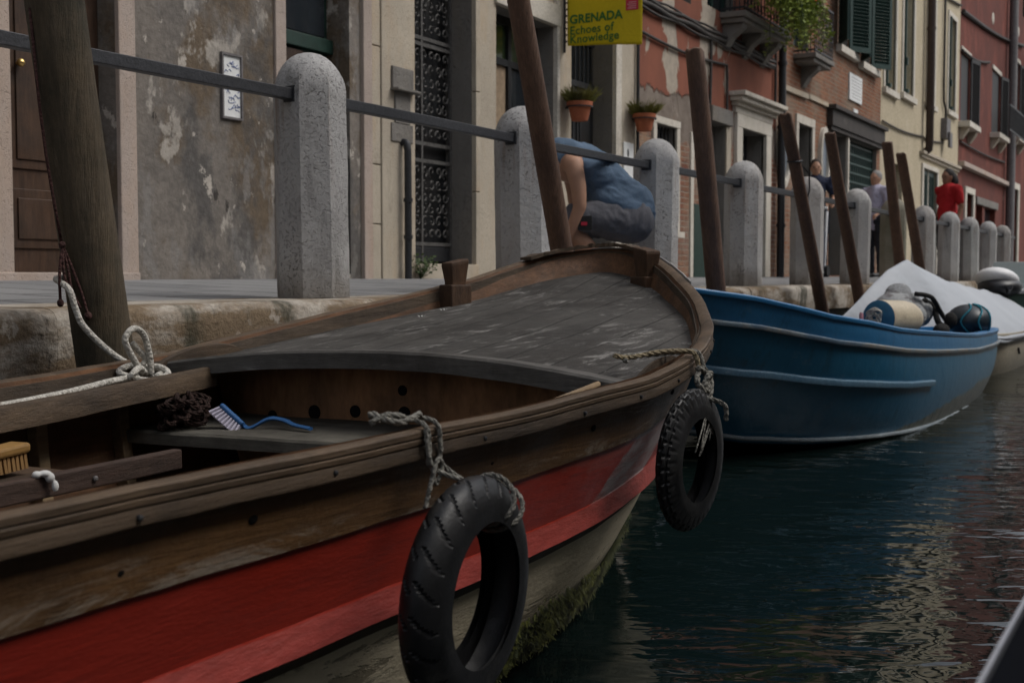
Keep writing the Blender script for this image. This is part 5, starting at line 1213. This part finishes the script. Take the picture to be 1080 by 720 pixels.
# rope coils at the bow of the blue boat on the quay edge
b = MB(); rope(b, [(6.55+.07*math.cos(k*.9)*(1+.15*math.sin(k*2.2)), 2.93+.05*math.sin(k*.9)*(1+.2*math.sin(k*1.3)), .012+.004*k*.6) for k in range(22)], .014, seg=5)
tag(b.build('rope_coil', T['rope_grey'], smooth=180), 'small coil of grey rope on the quay edge beside the bow', 'rope')

# ------------------------------------------------------------------ boat under a grey tarpaulin, with outboard
cz = lambda s: tab(s, [(10.2,-.30),(11,-.40),(12,-.45),(16,-.47)])
cn = [(10.22,2.58,10.7,2.52),(10.35,2.38,10.85,2.4),(10.62,2.16,11.0,2.25),(11.0,1.90,11.3,2.0),(11.5,1.68,11.75,1.80),(12.2,1.55,12.3,1.66),(13.2,1.50,13.2,1.62),(14.5,1.52,14.5,1.64),(15.4,1.58,15.3,1.68),(15.5,1.75,15.4,1.8)]
cf = [(15.5,2.3,15.4,2.2),(15.3,2.52,15.2,2.4),(14,2.6,14,2.5),(12,2.66,12,2.56),(11,2.68,11.2,2.6),(10.5,2.66,10.9,2.6),(10.22,2.58,10.7,2.52)]
G3_ = [Vector((p.x, p.y, cz(p.x))) for p in cat([(a, y, 0) for (a, y, _, _) in cn+cf], 6)]; B3_ = [Vector((p.x, p.y, tab(p.x, [(10.7,-.55),(11.3,-.8),(12,-.9)]))) for p in cat([(c_, d, 0) for (_, _, c_, d) in cn+cf], 6)]
O3_ = plan_out(G3_)
TB = thing('covered_boat', 'cream hulled boat lying under a peaked pale grey tarpaulin', 'boat', (12.9, 2.1, WATER))
T['hull_cream'] = weathered('cream hull', (.50,.45,.35), (.42,.37,.28), 2, [((.05,.05,.035), 3, (.5,1,1.5), .6, .75, .7)], .5, .002)
b = MB(); skin(b, hull_rows(G3_, B3_, [0, .15, .3, .5, .75, 1], .04)); b.add([r for r in B3_], [tuple(range(len(B3_)))]); b.add([r for r in G3_], [tuple(range(len(G3_)))]); b.build('hull', T['hull_cream'], TB, smooth=40)
belt('rubbing_rail', T['iron'], .12, -.01, .03, .018, parent=TB, G_=G3_, B_=B3_, O_=O3_)
b = MB(); b.lathe([(.03,-.01),(.04,.01),(.03,.02)], (12.6, 1.545, -.58), (0,-1,0), 10); b.tube([(12.6,1.52,-.6+.0*k) if k == 0 else (12.6, 1.51, -.6-.06*k) for k in range(2)], .012, 6); b.build('ring_bolt', T['iron'], TB)
def tarp():
    m = Mat('pale grey tarpaulin', .55, 0, .4)
    col = m.mix(m.rng(m.noise(1.5, 5, .6), .3, .7), (.46,.49,.53), (.39,.42,.46)); col = m.mix(m.rng(m.noise(5, 6, .7), .58, .75, 0, .5), col, (.26,.28,.31))
    m.color(col); m.bump(m.noise(3, 4, .5, (.5,1,1.2), .5), .02); return m.mat
T['tarp'] = tarp()
ridge = [(10.15,-.26),(10.5,-.05),(10.85,.13),(11.15,.215),(11.5,.165),(11.9,.105),(12.6,.03),(13.4,-.03),(14.4,-.09),(15.6,-.16)]
cn3 = [G3_[k] for k in range(len(cn)*6-5)]; cf3 = [G3_[k] for k in range(len(cn)*6-6, len(G3_))][::-1]
def tarp_pt(u, v):
    s = lerp(10.16, 15.62, u**1.15); yr = tab(s, [(10.16,2.60),(11.15,2.26),(13,2.12),(15.6,2.05)]); zr = tab(s, ridge)
    s_c = min(max(s, 10.23), 15.45); yn, yf = yat(cn3, s_c)-.035, yat(cf3, s_c)+.03; ze = cz(s_c)-.055
    q = 2*v-1; y = lerp(yr, yn if q < 0 else yf, abs(q)); a = abs(q)
    z = lerp(zr, ze, a**1.35)-.05*(zr-ze)*math.sin(PI*min(a/.85, 1))*(1 if s > 10.9 else .4)
    f = .012*math.sin(s*5+q*4)*a+.03*mnoise.noise(Vector((s*1.5, q*1.8, 0)))+.005*mnoise.noise(Vector((s*5, q*4, 2)))
    return Vector((s+.03*mnoise.noise(Vector((s*2, q*2, 5))), y+f*.6, z+f))
b = MB(); b.grid(tarp_pt, 120, 56); o = b.build('tarpaulin', T['tarp'], TB, smooth=180, fix=False)
sf = o.modifiers.new('solid', 'SOLIDIFY'); sf.thickness = .006
ob = thing('outboard_motor', 'white and black outboard motor behind the grey tarpaulin', 'motor', (15.75, 2.1, -.3))
T['white_gel'] = plain('white cowl', (.82,.83,.84), .45, 0, .4, .06); T['black_gel'] = plain('black cowl', (.02,.021,.025), .4, 0, .5, .2)
b = MB(); b.ell((15.78, 2.16, .03), (.36, .25, .13), 26, 16, rot=Matrix.Rotation(.25, 3, 'Y')); o = b.build('cowl_top', T['white_gel'], ob, smooth=180)
b = MB(); b.ell((15.74, 2.12, -.05), (.37, .25, .13), 24, 14); b.build('cowl_base', T['black_gel'], ob, smooth=180)
b = MB(); b.lathe([(.09,0),(.08,-.3),(.07,-.75)], (15.9, 2.14, -.1), (0,0,1), 14); b.box(15.7, 15.9, 2.06, 2.22, -.4, -.2); b.build('leg', T['black_gel'], ob, smooth=50)
b = MB(); b.tube(cat([(15.5,2.0,-.1),(15.3,1.95,-.06),(15.05,1.92,-.05)], 5), .03, 8); b.build('tiller', T['black_gel'], ob, smooth=60)
GB = thing('pale_green_boat', 'pale green boat with a white windscreen at the right edge', 'boat', (17.8, 2.1, WATER))
gn = [(16.35,2.1,16.8,2.1),(16.45,1.8,16.9,1.95),(16.9,1.55,17.2,1.75),(17.8,1.42,17.9,1.6),(20.2,1.42,20.2,1.6),(20.3,1.6,20.2,1.7)]; gf = [(20.3,2.4,20.2,2.3),(20.2,2.6,20.2,2.5),(17.8,2.62,17.9,2.5),(16.9,2.5,17.2,2.4),(16.45,2.3,16.9,2.25),(16.35,2.1,16.8,2.1)]
G4 = [Vector((p.x, p.y, tab(p.x, [(16.3,-.08),(17.5,-.14),(20,-.2)]))) for p in cat([(a, y, 0) for (a, y, _, _) in gn+gf], 6)]; B4 = [Vector((p.x, p.y, -.95)) for p in cat([(c_, d, 0) for (_, _, c_, d) in gn+gf], 6)]
T['green_hull'] = plain('pale green hull', (.20,.30,.26), .45, 0, .45, .12)
b = MB(); skin(b, hull_rows(G4, B4, [0, .2, .5, 1], .05)); b.add(list(G4), [tuple(range(len(G4)))]); b.build('hull', T['green_hull'], GB, smooth=40)
belt('rubbing_rail', T['white_gel'], .03, -.02, .04, .03, parent=GB, G_=G4, B_=B4, O_=plan_out(G4))
b = MB(); b.obox((17.35, 2.02, .07), (.35,-.05,1), (0,1,0), (1,0,-.35), .20, .42, .02); b.build('windscreen', plain('milky screen', (.42,.47,.47), .3, 0, .5, .05), GB, bevel=.01)
b = MB(); b.box(17.5, 18.4, 1.62, 2.42, -.15, .12); b.build('console', T['white_gel'], GB, bevel=.03)

# ------------------------------------------------------------------ the dark boat whose rim enters at the lower right
DB = thing('dark_boat', 'dark boat with a bright metal rim in the lower right corner', 'boat', (1.6, -.5, WATER))
dn = [(-1.6,-.5,-1.3,-.5),(-1.5,-.85,-1.2,-.7),(-.6,-1.12,-.5,-.95),(1.5,-1.16,1.5,-1.0),(3.6,-1.0,3.5,-.85),(4.5,-.6,4.2,-.55),(4.6,-.45,4.3,-.45)]; df = [(4.4,-.26,4.1,-.33),(3.6,.02,3.4,-.1),(2.4,.125,2.4,-.02),(1.4,.135,1.4,-.02),(.4,.125,.4,-.03),(-.6,.05,-.5,-.1),(-1.5,-.25,-1.2,-.3),(-1.6,-.5,-1.3,-.5)]
G5 = cat([(a, y, -.21) for (a, y, _, _) in dn+df], 6); B5 = cat([(c_, d, -.95) for (_, _, c_, d) in dn+df], 6); O5 = plan_out(G5)
T['dark_hull'] = plain('dark navy hull', (.008,.010,.016), .8, 0, .12, .2); T['steel'] = plain('brushed steel rim', (.55,.57,.60), .3, .9, .5, .1)
b = MB(); skin(b, hull_rows(G5, B5, [0, .3, .6, 1], .04)); b.build('hull', T['dark_hull'], DB, smooth=40)
b = MB(); b.add(list(hull_rows(G5, B5, [.5], 0, -.03)[k][0] for k in range(len(G5))), [tuple(range(len(G5)))]); b.build('floor_boards', T['dark_hull'], DB)
b = MB(); b.sweep(G5, O5, [(-.003,-.004),(.002,-.004),(.003,.0),(.002,.002),(-.002,.002)]); b.build('rim', T['steel'], DB, smooth=40)

# ------------------------------------------------------------------ banner and plants
t = thing('banner', 'yellow hanging banner with green lettering and a small red emblem', 'banner', (10.6, D, 2.3))
T['yellow'] = weathered('yellow banner cloth', (.62,.47,.008), (.55,.42,.006), 2, (), .6, .01, 4, fine=.05)
T['banner_green'] = plain('green lettering', (.045,.15,.03), .7, 0, .3, .05); T['banner_red'] = plain('red emblem', (.50,.03,.06), .6, 0, .3, .1); T['banner_pink'] = plain('pink emblem detail', (.62,.30,.32), .6, 0, .3, .1)
X0 = 10.6; YA, YB = 5.335, 4.575; Z0, Z1 = 2.235, 3.25
def ban(u, v): 
    y = lerp(YA, YB, u); z = lerp(Z0+.03*(1-u)-.022*u, Z1, v); return (X0+.02*math.sin(z*3.1)*u+.012*math.sin(y*9+z*2.0), y, z)
b = MB(); b.grid(ban, 30, 34); o = b.build('cloth', T['yellow'], t, smooth=180, fix=False); sf = o.modifiers.new('s', 'SOLIDIFY'); sf.thickness = .003
def text(body, y, z, size, mat, parent, bold=.0):
    cu = bpy.data.curves.new('lettering', 'FONT'); cu.body = body; cu.size = size; cu.extrude = .0012; cu.offset = bold; cu.space_character = 1.06
    o = bpy.data.objects.new('lettering', cu); COL.objects.link(o)
    dg = bpy.context.evaluated_depsgraph_get(); me = bpy.data.meshes.new_from_object(o.evaluated_get(dg)); bpy.data.objects.remove(o)
    M = Matrix(((0,0,-1,0),(-1,0,0,0),(0,1,0,0),(0,0,0,1)))
    o0 = parent.location; 
    for v in me.vertices:
        p = M @ v.co; yy = y+p.y; zz = z+p.z; u = (YA-yy)/(YA-YB); 
        xs_ = X0+.02*math.sin(zz*3.1)*u+.012*math.sin(yy*9+zz*2.0)
        v.co = Vector((xs_-.0055+p.x, yy, zz))-o0
    me.materials.clear(); me.materials.append(mat)
    q = bpy.data.objects.new('lettering', me); COL.objects.link(q); q.parent = parent; return q
text('GRENADA', 5.31, 2.468, .112, T['banner_green'], t, .0035); text('Echoes of', 5.31, 2.365, .110, T['banner_green'], t, .0012); text('Knowledge', 5.31, 2.283, .108, T['banner_green'], t, .0012)
def sq(y0, y1, z0, z1, mat, nm, dx):
    b = MB(); b.grid(lambda u, v: (lambda y, z: (X0+.02*math.sin(z*3.1)*((YA-y)/(YA-YB))+.012*math.sin(y*9+z*2.0)-dx, y, z))(lerp(y0, y1, u), lerp(z0, z1, v)), 6, 6); return b.build(nm, mat, t, fix=False)
em = sq(4.73, 4.61, 2.535, 2.70, T['banner_red'], 'emblem', .005)
b = MB()
for k in range(4): b.box(X0-.012, X0-.006, 4.625, 4.715-.015*k, 2.55+.02*k, 2.558+.02*k)
for v in b.v: pass
b2 = MB()
for k in range(4):
    y0, y1, z0 = 4.715-.012*(k % 2), 4.63, 2.548+.018*k
    b2.add([(X0+.02*math.sin(z*3.1)*((YA-y)/(YA-YB))+.012*math.sin(y*9+z*2.0)-.0065, y, z) for (y, z) in ((y0,z0),(y1,z0),(y1,z0+.008),(y0,z0+.008))], [(0,1,2,3)])
b2.build('emblem_lines', T['banner_pink'], t, fix=False)
b = MB(); b.tube([(X0, YA+.025, 2.2), (X0, YA+.025, 3.4)], .012, 8)
for k in range(16): b.tube([(X0-.01+.0, YA+.032, 2.29+k*.06), (X0-.016, YA-.012, 2.30+k*.06), (X0+.012, YA+.03, 2.32+k*.06)], .005, 5)
b.tube([(X0, D+.01, 3.3), (X0, YB-.03, 3.3)], .014, 8); b.build('pole_and_lacing', T['cable'], t, smooth=60)

def flowerpot(lab, loc, seed):
    rr = random.Random(seed); t = thing('flower_pot', lab, 'flower pot', loc, 'terracotta pots hung on the stone house')
    b = MB(); c = Vector(loc)
    b.lathe([(.02,0),(.075,.002),(.085,.03),(.108,.13),(.112,.14),(.124,.14),(.126,.18),(.116,.182),(.108,.155),(.02,.15)], c, n=28); b.build('pot', T['terracotta'], t, smooth=35)
    b = MB(); b.lathe([(.001,.157),(.107,.157)], c, n=20, cap=False); b.build('soil', T['soil'], t)
    b = MB(); b.lathe([(.127,.125),(.131,.125),(.131,.138),(.127,.138)], c, n=24, cap=False); b.box(c.x-.01, c.x+.01, c.y+.12, D-.02, c.z+.125, c.z+.138); b.build('hanger', T['iron'], t)
    b = MB()
    for k in range(420):
        a = rr.uniform(0, 6.283); r0 = .09*math.sqrt(rr.random()); p = c+Vector((r0*math.cos(a), r0*math.sin(a), .15)); sp_ = rr.uniform(.2, 1.1)
        L = rr.uniform(.10, .24); d = Vector((math.cos(a)*sp_, math.sin(a)*sp_, 1)).normalized(); wv = d.orthogonal().normalized()*rr.uniform(.002, .0045)
        m = p+d*L*.6; q = p+d*L+Vector((math.cos(a)*.02*sp_, math.sin(a)*.02*sp_, -.02*sp_))
        b.add([p-wv, p+wv, m+wv*1.3, q, m-wv*1.3], [(0,1,2,3,4)])
        if rr.random() < .5:
            for s_ in (-1, 1): b.add([m, m+wv*5*s_+d*.008, m+d*.02], [(0,1,2)])
    b.build('foliage', T['leaf_olive'], t, fix=False)
    return t
flowerpot('terracotta flower pot hanging beside the dark barred door', (10.66, D-.17, 1.555), 1)
flowerpot('terracotta flower pot hanging at the corner of the red house', (12.22, D-.17, 1.615), 2)
# climbing plant over the balcony corner
t = thing('trailing_plant', 'lush trailing plant with orange flowers spilling over the iron balcony', 'plant', (16.0, 5.0, 3.3), None)
rr = random.Random(5); b = MB(); fl = MB(); st = MB()
for k in range(150):
    x0 = rr.uniform(15.1, 16.9); p = Vector((x0, 4.99-.10*rr.random(), 4.0+rr.uniform(-.1, .55))); L = rr.uniform(.4, .92)*(1 if x0 > 15.4 else .7); d = Vector((rr.uniform(-.3, .3), -rr.uniform(.05, .38), .35)); pts = [p]
    n = 16
    for i in range(n):
        d = d+Vector((rr.uniform(-.12, .12), rr.uniform(-.06, .06), -.20)); pts.append(pts[-1]+d.normalized()*L/n*1.25)
    st.tube(pts, .004, 4)
    for i, q in enumerate(pts[1:]):
        for _ in range(6):
            a = rr.uniform(0, 6.283); o = Vector((math.cos(a), math.sin(a), rr.uniform(-.8, .4))).normalized(); l = rr.uniform(.03, .075); wv = o.cross(Vector((rr.uniform(-1,1), rr.uniform(-1,1), 1))).normalized()*l*.32
            c = q+o*rr.uniform(0, .05); b.add([c, c+o*l*.5+wv, c+o*l, c+o*l*.5-wv], [(0,1,2,3)])
    if rr.random() < .25:
        q = pts[rr.randrange(1, 7)]+Vector((0, -.04, .02))
        for _ in range(7):
            o = Vector((rr.uniform(-1,1), rr.uniform(-1,.2), rr.uniform(-.5,1))).normalized(); wv = o.orthogonal().normalized()*.018; fl.add([q, q+o*.03+wv, q+o*.05, q+o*.03-wv], [(0,1,2,3)])
b.build('foliage', T['leaf_vine'], t, fix=False); fl.build('flowers', T['flower'], t, fix=False); st.build('stems', T['leaf_weed'], t)
b = MB(); b.box(15.1, 16.8, 4.87, 5.03, 3.95, 4.12); b.build('planter', T['iron'], t)
b = MB(); c = Vector((8.06, D-.07, .06)); rr = random.Random(9)
for k in range(130):
    a = rr.uniform(0, 6.283); d = Vector((math.cos(a)*.5, math.sin(a)*.35-.2, rr.uniform(.4, 1.6))).normalized(); L = rr.uniform(.05, .2); q = c+Vector((rr.uniform(-.05,.05), rr.uniform(-.03,.03), 0))+d*L; l = rr.uniform(.02, .04); o = Vector((rr.uniform(-1,1), rr.uniform(-1,1), rr.uniform(-.2,.6))).normalized(); wv = o.orthogonal().normalized()*l*.4
    b.add([q, q+o*l*.5+wv, q+o*l, q+o*l*.5-wv], [(0,1,2,3)])
    if k % 4 == 0: b.tube([c, q], .002, 3)
tag(b.build('wall_weed', T['leaf_weed'], fix=False), 'small green weed growing at the foot of the iron scroll door', 'weed')

# ------------------------------------------------------------------ people
T['skin'] = plain('skin', (.42,.235,.155), .6, 0, .35, .08, 0, 8); T['skin_dark'] = plain('tanned skin', (.26,.135,.085), .6, 0, .35, .08, 0, 8)
def fabric(name, c, c2=None):
    return weathered(name, c, c2 or tuple(q*.8 for q in c), 5, (), .9, .006, 9, fine=.12)
def flesh(name, mat, parent, caps, ells=(), voxel=.012, smooth=5, fold=0, stretch=(1,1,1)):
    """tapered capsules and ellipsoids fused into one continuous surface"""
    b = MB()
    for c in caps:
        pts, rs = c[0], c[1]; sq = c[2] if len(c) > 2 else 1
        P = cat(pts, 5) if len(pts) > 2 else [Vector(pts[0]).lerp(Vector(pts[1]), k/5) for k in range(6)]
        m = len(pts)-1; RR = []
        for i in range(len(P)):
            u = i/(len(P)-1)*m; k = min(int(u), m-1); RR.append(lerp(rs[k], rs[k+1], u-k))
        b.tube(P, RR, 16, squash=sq); b.ell(P[0], (RR[0],)*3, 14, 10); b.ell(P[-1], (RR[-1],)*3, 14, 10)
    for e in ells: b.ell(e[0], e[1], 18, 12, rot=e[2] if len(e) > 2 else None)
    o = b.build(name, mat, parent)
    rm = o.modifiers.new('fuse', 'REMESH'); rm.mode = 'VOXEL'; rm.voxel_size = voxel
    sm = o.modifiers.new('soft', 'SMOOTH'); sm.iterations = smooth; sm.factor = .5
    bake(o); o.data.polygons.foreach_set('use_smooth', [True]*len(o.data.polygons)); o.data.materials.clear(); o.data.materials.append(mat)
    if fold:
        ns = [v.normal.copy() for v in o.data.vertices]; sv = Vector(stretch)
        for v, n in zip(o.data.vertices, ns):
            p = v.co*sv; q = p+Vector(mnoise.noise_vector(p*5))*.06
            r_ = 1-2*abs(mnoise.noise(q*9+Vector((7, 3, 1)))); r2 = 1-2*abs(mnoise.noise(q*17+Vector((2, 9, 4))))
            v.co = v.co+n*fold*(r_*.7+r2*.35-.4)
    return o
class Fr:
    """a body frame: f forward, l to the figure's left, z up"""
    def __init__(s, loc, ang, k=1.0): s.k = k; s.o = Vector(loc); s.f = Vector((math.cos(ang), math.sin(ang), 0)); s.l = Vector((-math.sin(ang), math.cos(ang), 0)); s.M = Matrix((s.f, s.l, Vector((0,0,1)))).transposed()
    def __call__(s, f, l, z): return s.o+(s.f*f+s.l*l+Vector((0, 0, z)))*s.k
def hand(F, wrist, d, side, caps, curl=.5):
    """palm, four unequal bent fingers and a thumb from the side of the palm"""
    d = Vector(d).normalized(); up = Vector((0, 0, 1)) if abs(d.z) < .8 else F.f
    s_ = d.cross(up).normalized(); n = s_.cross(d).normalized()
    w = Vector(wrist); pm = w+d*.085
    caps.append(([w, w+d*.045, pm], [.024, .034, .033], .62))
    for k, (off, L) in enumerate(((-.028,.070), (-.009,.080), (.010,.075), (.028,.058))):
        a = pm+s_*off-d*.012; bq = a+d*L*.55-n*L*curl*.3; c = bq+(d*.5-n*curl).normalized()*L*.5; caps.append(([a, bq, c], [.0105, .0095, .008]))
    a = w+d*.03+s_*.026*side; bq = a+(d*.6+s_*side*.8).normalized()*.04; caps.append(([a, bq, bq+(d-n*curl*.5).normalized()*.03], [.012, .0105, .009]))
def head(name_parent, F, c, skin, hair, look, hairlen=0, hcol=None, scale=1.0):
    """head with face; look = unit forward vector; returns caps/ells for the body mesh and builds hair as a child"""
    look = Vector(look).normalized(); side = Vector((0,0,1)).cross(look); side = side.normalized() if side.length > .1 else F.l; up = look.cross(side).normalized(); M = Matrix((look, side, up)).transposed(); c = Vector(c); k = scale
    P = lambda f, l, z: c+M @ Vector((f*k, l*k, z*k))
    el = [(c, (.098*k, .076*k, .115*k), M), (P(.03,0,-.07), (.062*k, .055*k, .055*k), M), (P(.097,0,-.012), (.020*k, .014*k, .026*k), M), (P(.078,0,-.055), (.016*k, .026*k, .010*k), M), (P(.06,0,-.105), (.025*k,.024*k,.018*k), M)]
    for s_ in (-1, 1): el += [(P(-.005,.077*s_,-.01), (.018*k,.010*k,.032*k), M), (P(.083,.032*s_,.022), (.016*k,.022*k,.008*k), M)]
    return el, P, M
def eyes(P, parent):
    b = MB()
    for s_ in (-1, 1): b.ell(P(.082, .032*s_, .004), (.010,.010,.008), 10, 8)
    b.build('eyes', T['ink_black'], parent, smooth=180)

# the crouching man
F = Fr((7.005, 3.115, .0), math.atan2(.872, -.489), 1.0)
t = thing('person', 'crouching person in a blue tank top and grey shorts, bent towards the ground', 'person', F.o)
caps = [([F(.02,0,.46), F(.10,0,.60), F(.26,0,.74), F(.42,0,.79)], [.125,.12,.125,.11]), ([F(.42,0,.79), F(.52,0,.78)], [.06,.052])]
for s_ in (-1, 1):
    caps += [([F(.34,.06*s_,.78), F(.335,.175*s_,.75)], [.075,.062]), ([F(.335,.19*s_,.745), F(.31,.238*s_,.62), F(.30,.248*s_,.50)], [.058,.049,.042]), ([F(.30,.248*s_,.50), F(.34,.235*s_,.38), F(.40,.205*s_,.26)], [.040,.038,.027])]
    hand(F, F(.40,.205*s_,.26), (.25*F.f.x, .25*F.f.y, -1), s_, caps)
    caps += [([F(.0,.09*s_,.42), F(.20,.15*s_,.44), F(.40,.17*s_,.42)], [.095,.08,.058]), ([F(.40,.17*s_,.41), F(.26,.165*s_,.27), F(.10,.15*s_,.09)], [.056,.056,.034]), ([F(.10,.15*s_,.06), F(.20,.16*s_,.05), F(.31,.165*s_,.04)], [.04,.038,.03], .8)]
el, P, M = head(t, F, F(.63,0,.74), 'skin', None, F.f*.5+Vector((0,0,-.85)))
body = flesh('body', T['skin'], t, caps, el, .011); eyes(P, t)
flesh('hair', plain('short dark hair', (.03,.022,.018), .8), t, [], [(P(-.022,0,.022), (.098,.082,.115), M)], .011)
tank = fabric('blue jersey', (.11,.165,.24)); 
caps = [([F(-.045,0,.47), F(-.02,0,.52), F(.07,0,.585), F(.22,0,.735), F(.40,0,.815), F(.47,0,.80)], [.135,.148,.143,.138,.118,.09])]
for s_ in (-1, 1): caps += [([F(.16,.085*s_,.68), F(.36,.09*s_,.81)], [.085,.050]), ([F(-.02,.06*s_,.45), F(.12,.08*s_,.54)], [.125,.11])]
flesh('tank_top', tank, t, caps, (), .010, 4, .012, (1,1,1.6))
shorts = fabric('grey shorts', (.12,.12,.135))
caps = [([F(-.035,-.08,.415), F(-.035,.08,.415)], [.128,.128])]
for s_ in (-1, 1): caps += [([F(-.01,.09*s_,.405), F(.18,.148*s_,.43), F(.33,.168*s_,.43)], [.118,.105,.088])]
sh = flesh('shorts', shorts, t, caps, (), .010, 4, .013, (1.4,1.4,.8))
b = MB(); b.obox(F(.27,.168+.088,.40), F.f*.95+Vector((0,0,-.05)), F.l, (0,0,1), .042, .008, .042); b.build('pocket_patch', T['ink_black'], sh, bevel=.004)
b = MB(); b.obox(F(.275,.168+.098,.395), F.f, F.l, (0,0,1), .018, .004, .010); b.build('patch_mark', T['banner_red'], sh)
for s_ in (-1, 1): flesh('shoe', fabric('dark trainers', (.04,.04,.045)), t, [([F(.08,.15*s_,.045), F(.20,.16*s_,.045), F(.33,.167*s_,.035)], [.048,.046,.036], .85)], (), .01)
def standing(lab, loc, ang, H, shirt, trousers, skin, hair, long_hair=False, arm_pose=None, shorts_len=None, tail=False, look=None):
    F = Fr(loc, ang); k = H/1.72; t = thing('person', lab, 'person', loc); Q = lambda f, l, z: F(f*k, l*k, z*k); sc = lambda L: [q*k for q in L]
    arm = arm_pose or [((.0,.19,1.40), (-.02,.235,1.13), (.10,.23,.90)), ((.0,-.19,1.40), (-.02,-.235,1.13), (.10,-.23,.90))]
    caps = [([Q(0,0,.92), Q(.01,0,1.12), Q(0,0,1.36)], sc([.125,.115,.125])), ([Q(0,0,1.40), Q(.015,0,1.52)], sc([.06,.052])), ([Q(0,-.13,1.39), Q(0,.13,1.39)], sc([.07,.07]))]
    for i, s_ in enumerate((1, -1)):
        a, e, h = [Q(*p) for p in arm[i]]; caps += [([a, e], sc([.052,.040])), ([e, h], sc([.038,.026]))]; hand(F, h, (h-e), s_, caps)
        caps += [([Q(0,.085*s_,.90), Q(.01,.10*s_,.50)], sc([.092,.056])), ([Q(.01,.10*s_,.50), Q(-.02,.10*s_,.09)], sc([.056,.035])), ([Q(-.03,.10*s_,.05), Q(.10,.11*s_,.045), Q(.19,.115*s_,.035)], sc([.04,.038,.028]), .8)]
    lk = look or F.f; el, P, M = head(t, F, Q(.02,0,1.60), skin, None, lk, scale=k)
    flesh('body', skin, t, caps, el, .013); eyes(P, t)
    he = [(P(-.022,0,.030), (.100*k,.086*k,.108*k), M)]; hc = []
    if long_hair: he += [(P(-.07,0,-.03), (.075*k,.09*k,.12*k), M)]; hc += [([P(-.10,0,.0), P(-.14,0,-.08), P(-.15,.0,-.2)], sc([.075,.07,.03]))] if tail else []
    flesh('hair', hair, t, hc, he, .013)
    caps = [([Q(0,0,.90), Q(.012,0,1.12), Q(0,0,1.37)], sc([.148,.140,.140])), ([Q(0,-.135,1.39), Q(0,.135,1.39)], sc([.080,.080]))]
    for i in (0, 1):
        a, e, h = [Q(*p) for p in arm[i]]; caps += [([a, a.lerp(e, .72)], sc([.068,.058]))]
    flesh('shirt', shirt, t, caps, (), .013, 4, .02, (1,1,.8))
    caps = [([Q(0,-.06,.92), Q(0,.06,.92)], sc([.135,.135]))]
    for s_ in (-1, 1): caps += [([Q(0,.085*s_,.88), Q(.01,.10*s_,.50), Q(-.02,.10*s_,.11)], sc([.112,.078,.062]))]
    flesh('trousers', trousers, t, caps, (), .013, 4, .016, (1,1,1))
    for s_ in (-1, 1): flesh('shoe', T['black_gel'], t, [([Q(-.04,.10*s_,.045), Q(.10,.11*s_,.045), Q(.21,.115*s_,.035)], sc([.048,.046,.034]), .8)], (), .013)
    return t
standing('grey haired person in a pale lilac t-shirt and dark trousers on the quay', (20.15, 4.60, .05), math.radians(180-22), 1.70, fabric('lilac t-shirt', (.46,.44,.56)), fabric('dark trousers', (.025,.027,.035)), T['skin'], plain('grey hair', (.28,.27,.26), .8),
    arm_pose=[((.0,.19,1.40), (.02,.24,1.13), (.22,.20,1.02)), ((.0,-.19,1.40), (.02,-.24,1.13), (.24,-.18,1.05))])
standing('person in a red t-shirt standing close behind the farther bollards', (20.0, 3.47, .02), math.radians(180-35), 1.70, fabric('red t-shirt', (.42,.016,.02)), fabric('black trousers', (.02,.02,.024)), T['skin_dark'], plain('dark hair', (.015,.012,.011), .7), True,
    arm_pose=[((.0,.19,1.40), (-.05,.23,1.13), (.04,.22,.90)), ((.0,-.19,1.40), (-.10,-.25,1.14), (-.02,-.30,.92))], tail=True)
standing('person in navy clothes mostly hidden behind the slanting pole', (17.55, 4.86, .05), math.radians(180+20), 1.68, fabric('navy top', (.018,.024,.05)), fabric('navy trousers', (.018,.021,.036)), T['skin'], plain('brown hair', (.03,.02,.015), .8),
    arm_pose=[((.0,.19,1.40), (.06,.26,1.16), (.28,.22,1.08)), ((.0,-.19,1.40), (.06,-.25,1.16), (.28,-.16,1.06))])
t = thing('hand_trolley', 'navy bag on a white tubular hand trolley on the quay', 'trolley', (16.9, 4.72, .05))
b = MB(); c = Vector((16.95, 4.72, .07))
b.tube([c+Vector((.18,-.14,.9)), c+Vector((-.02,-.16,.05))], .018, 8); b.tube([c+Vector((.18,.16,.9)), c+Vector((-.02,.16,.05))], .018, 8); b.tube([c+Vector((.2,-.14,.95)), c+Vector((.2,.16,.95))], .018, 8); b.tube([c+Vector((-.22,-.12,.85)), c+Vector((.02,-.15,.3))], .018, 8); b.build('frame', T['white_gel'], t, smooth=60)
b = MB(); b.box(16.78, 17.0, 4.55, 4.9, .13, .72); b.build('bag', fabric('navy canvas', (.02,.027,.05)), t, bevel=.04)
b = MB()
for s_ in (-.2, .2): b.lathe([(.03,-.02),(.08,-.02),(.08,.02),(.03,.02)], (16.95, 4.72+s_, .14), (0,1,0), 16)
b.build('wheels', T['rubber'], t)
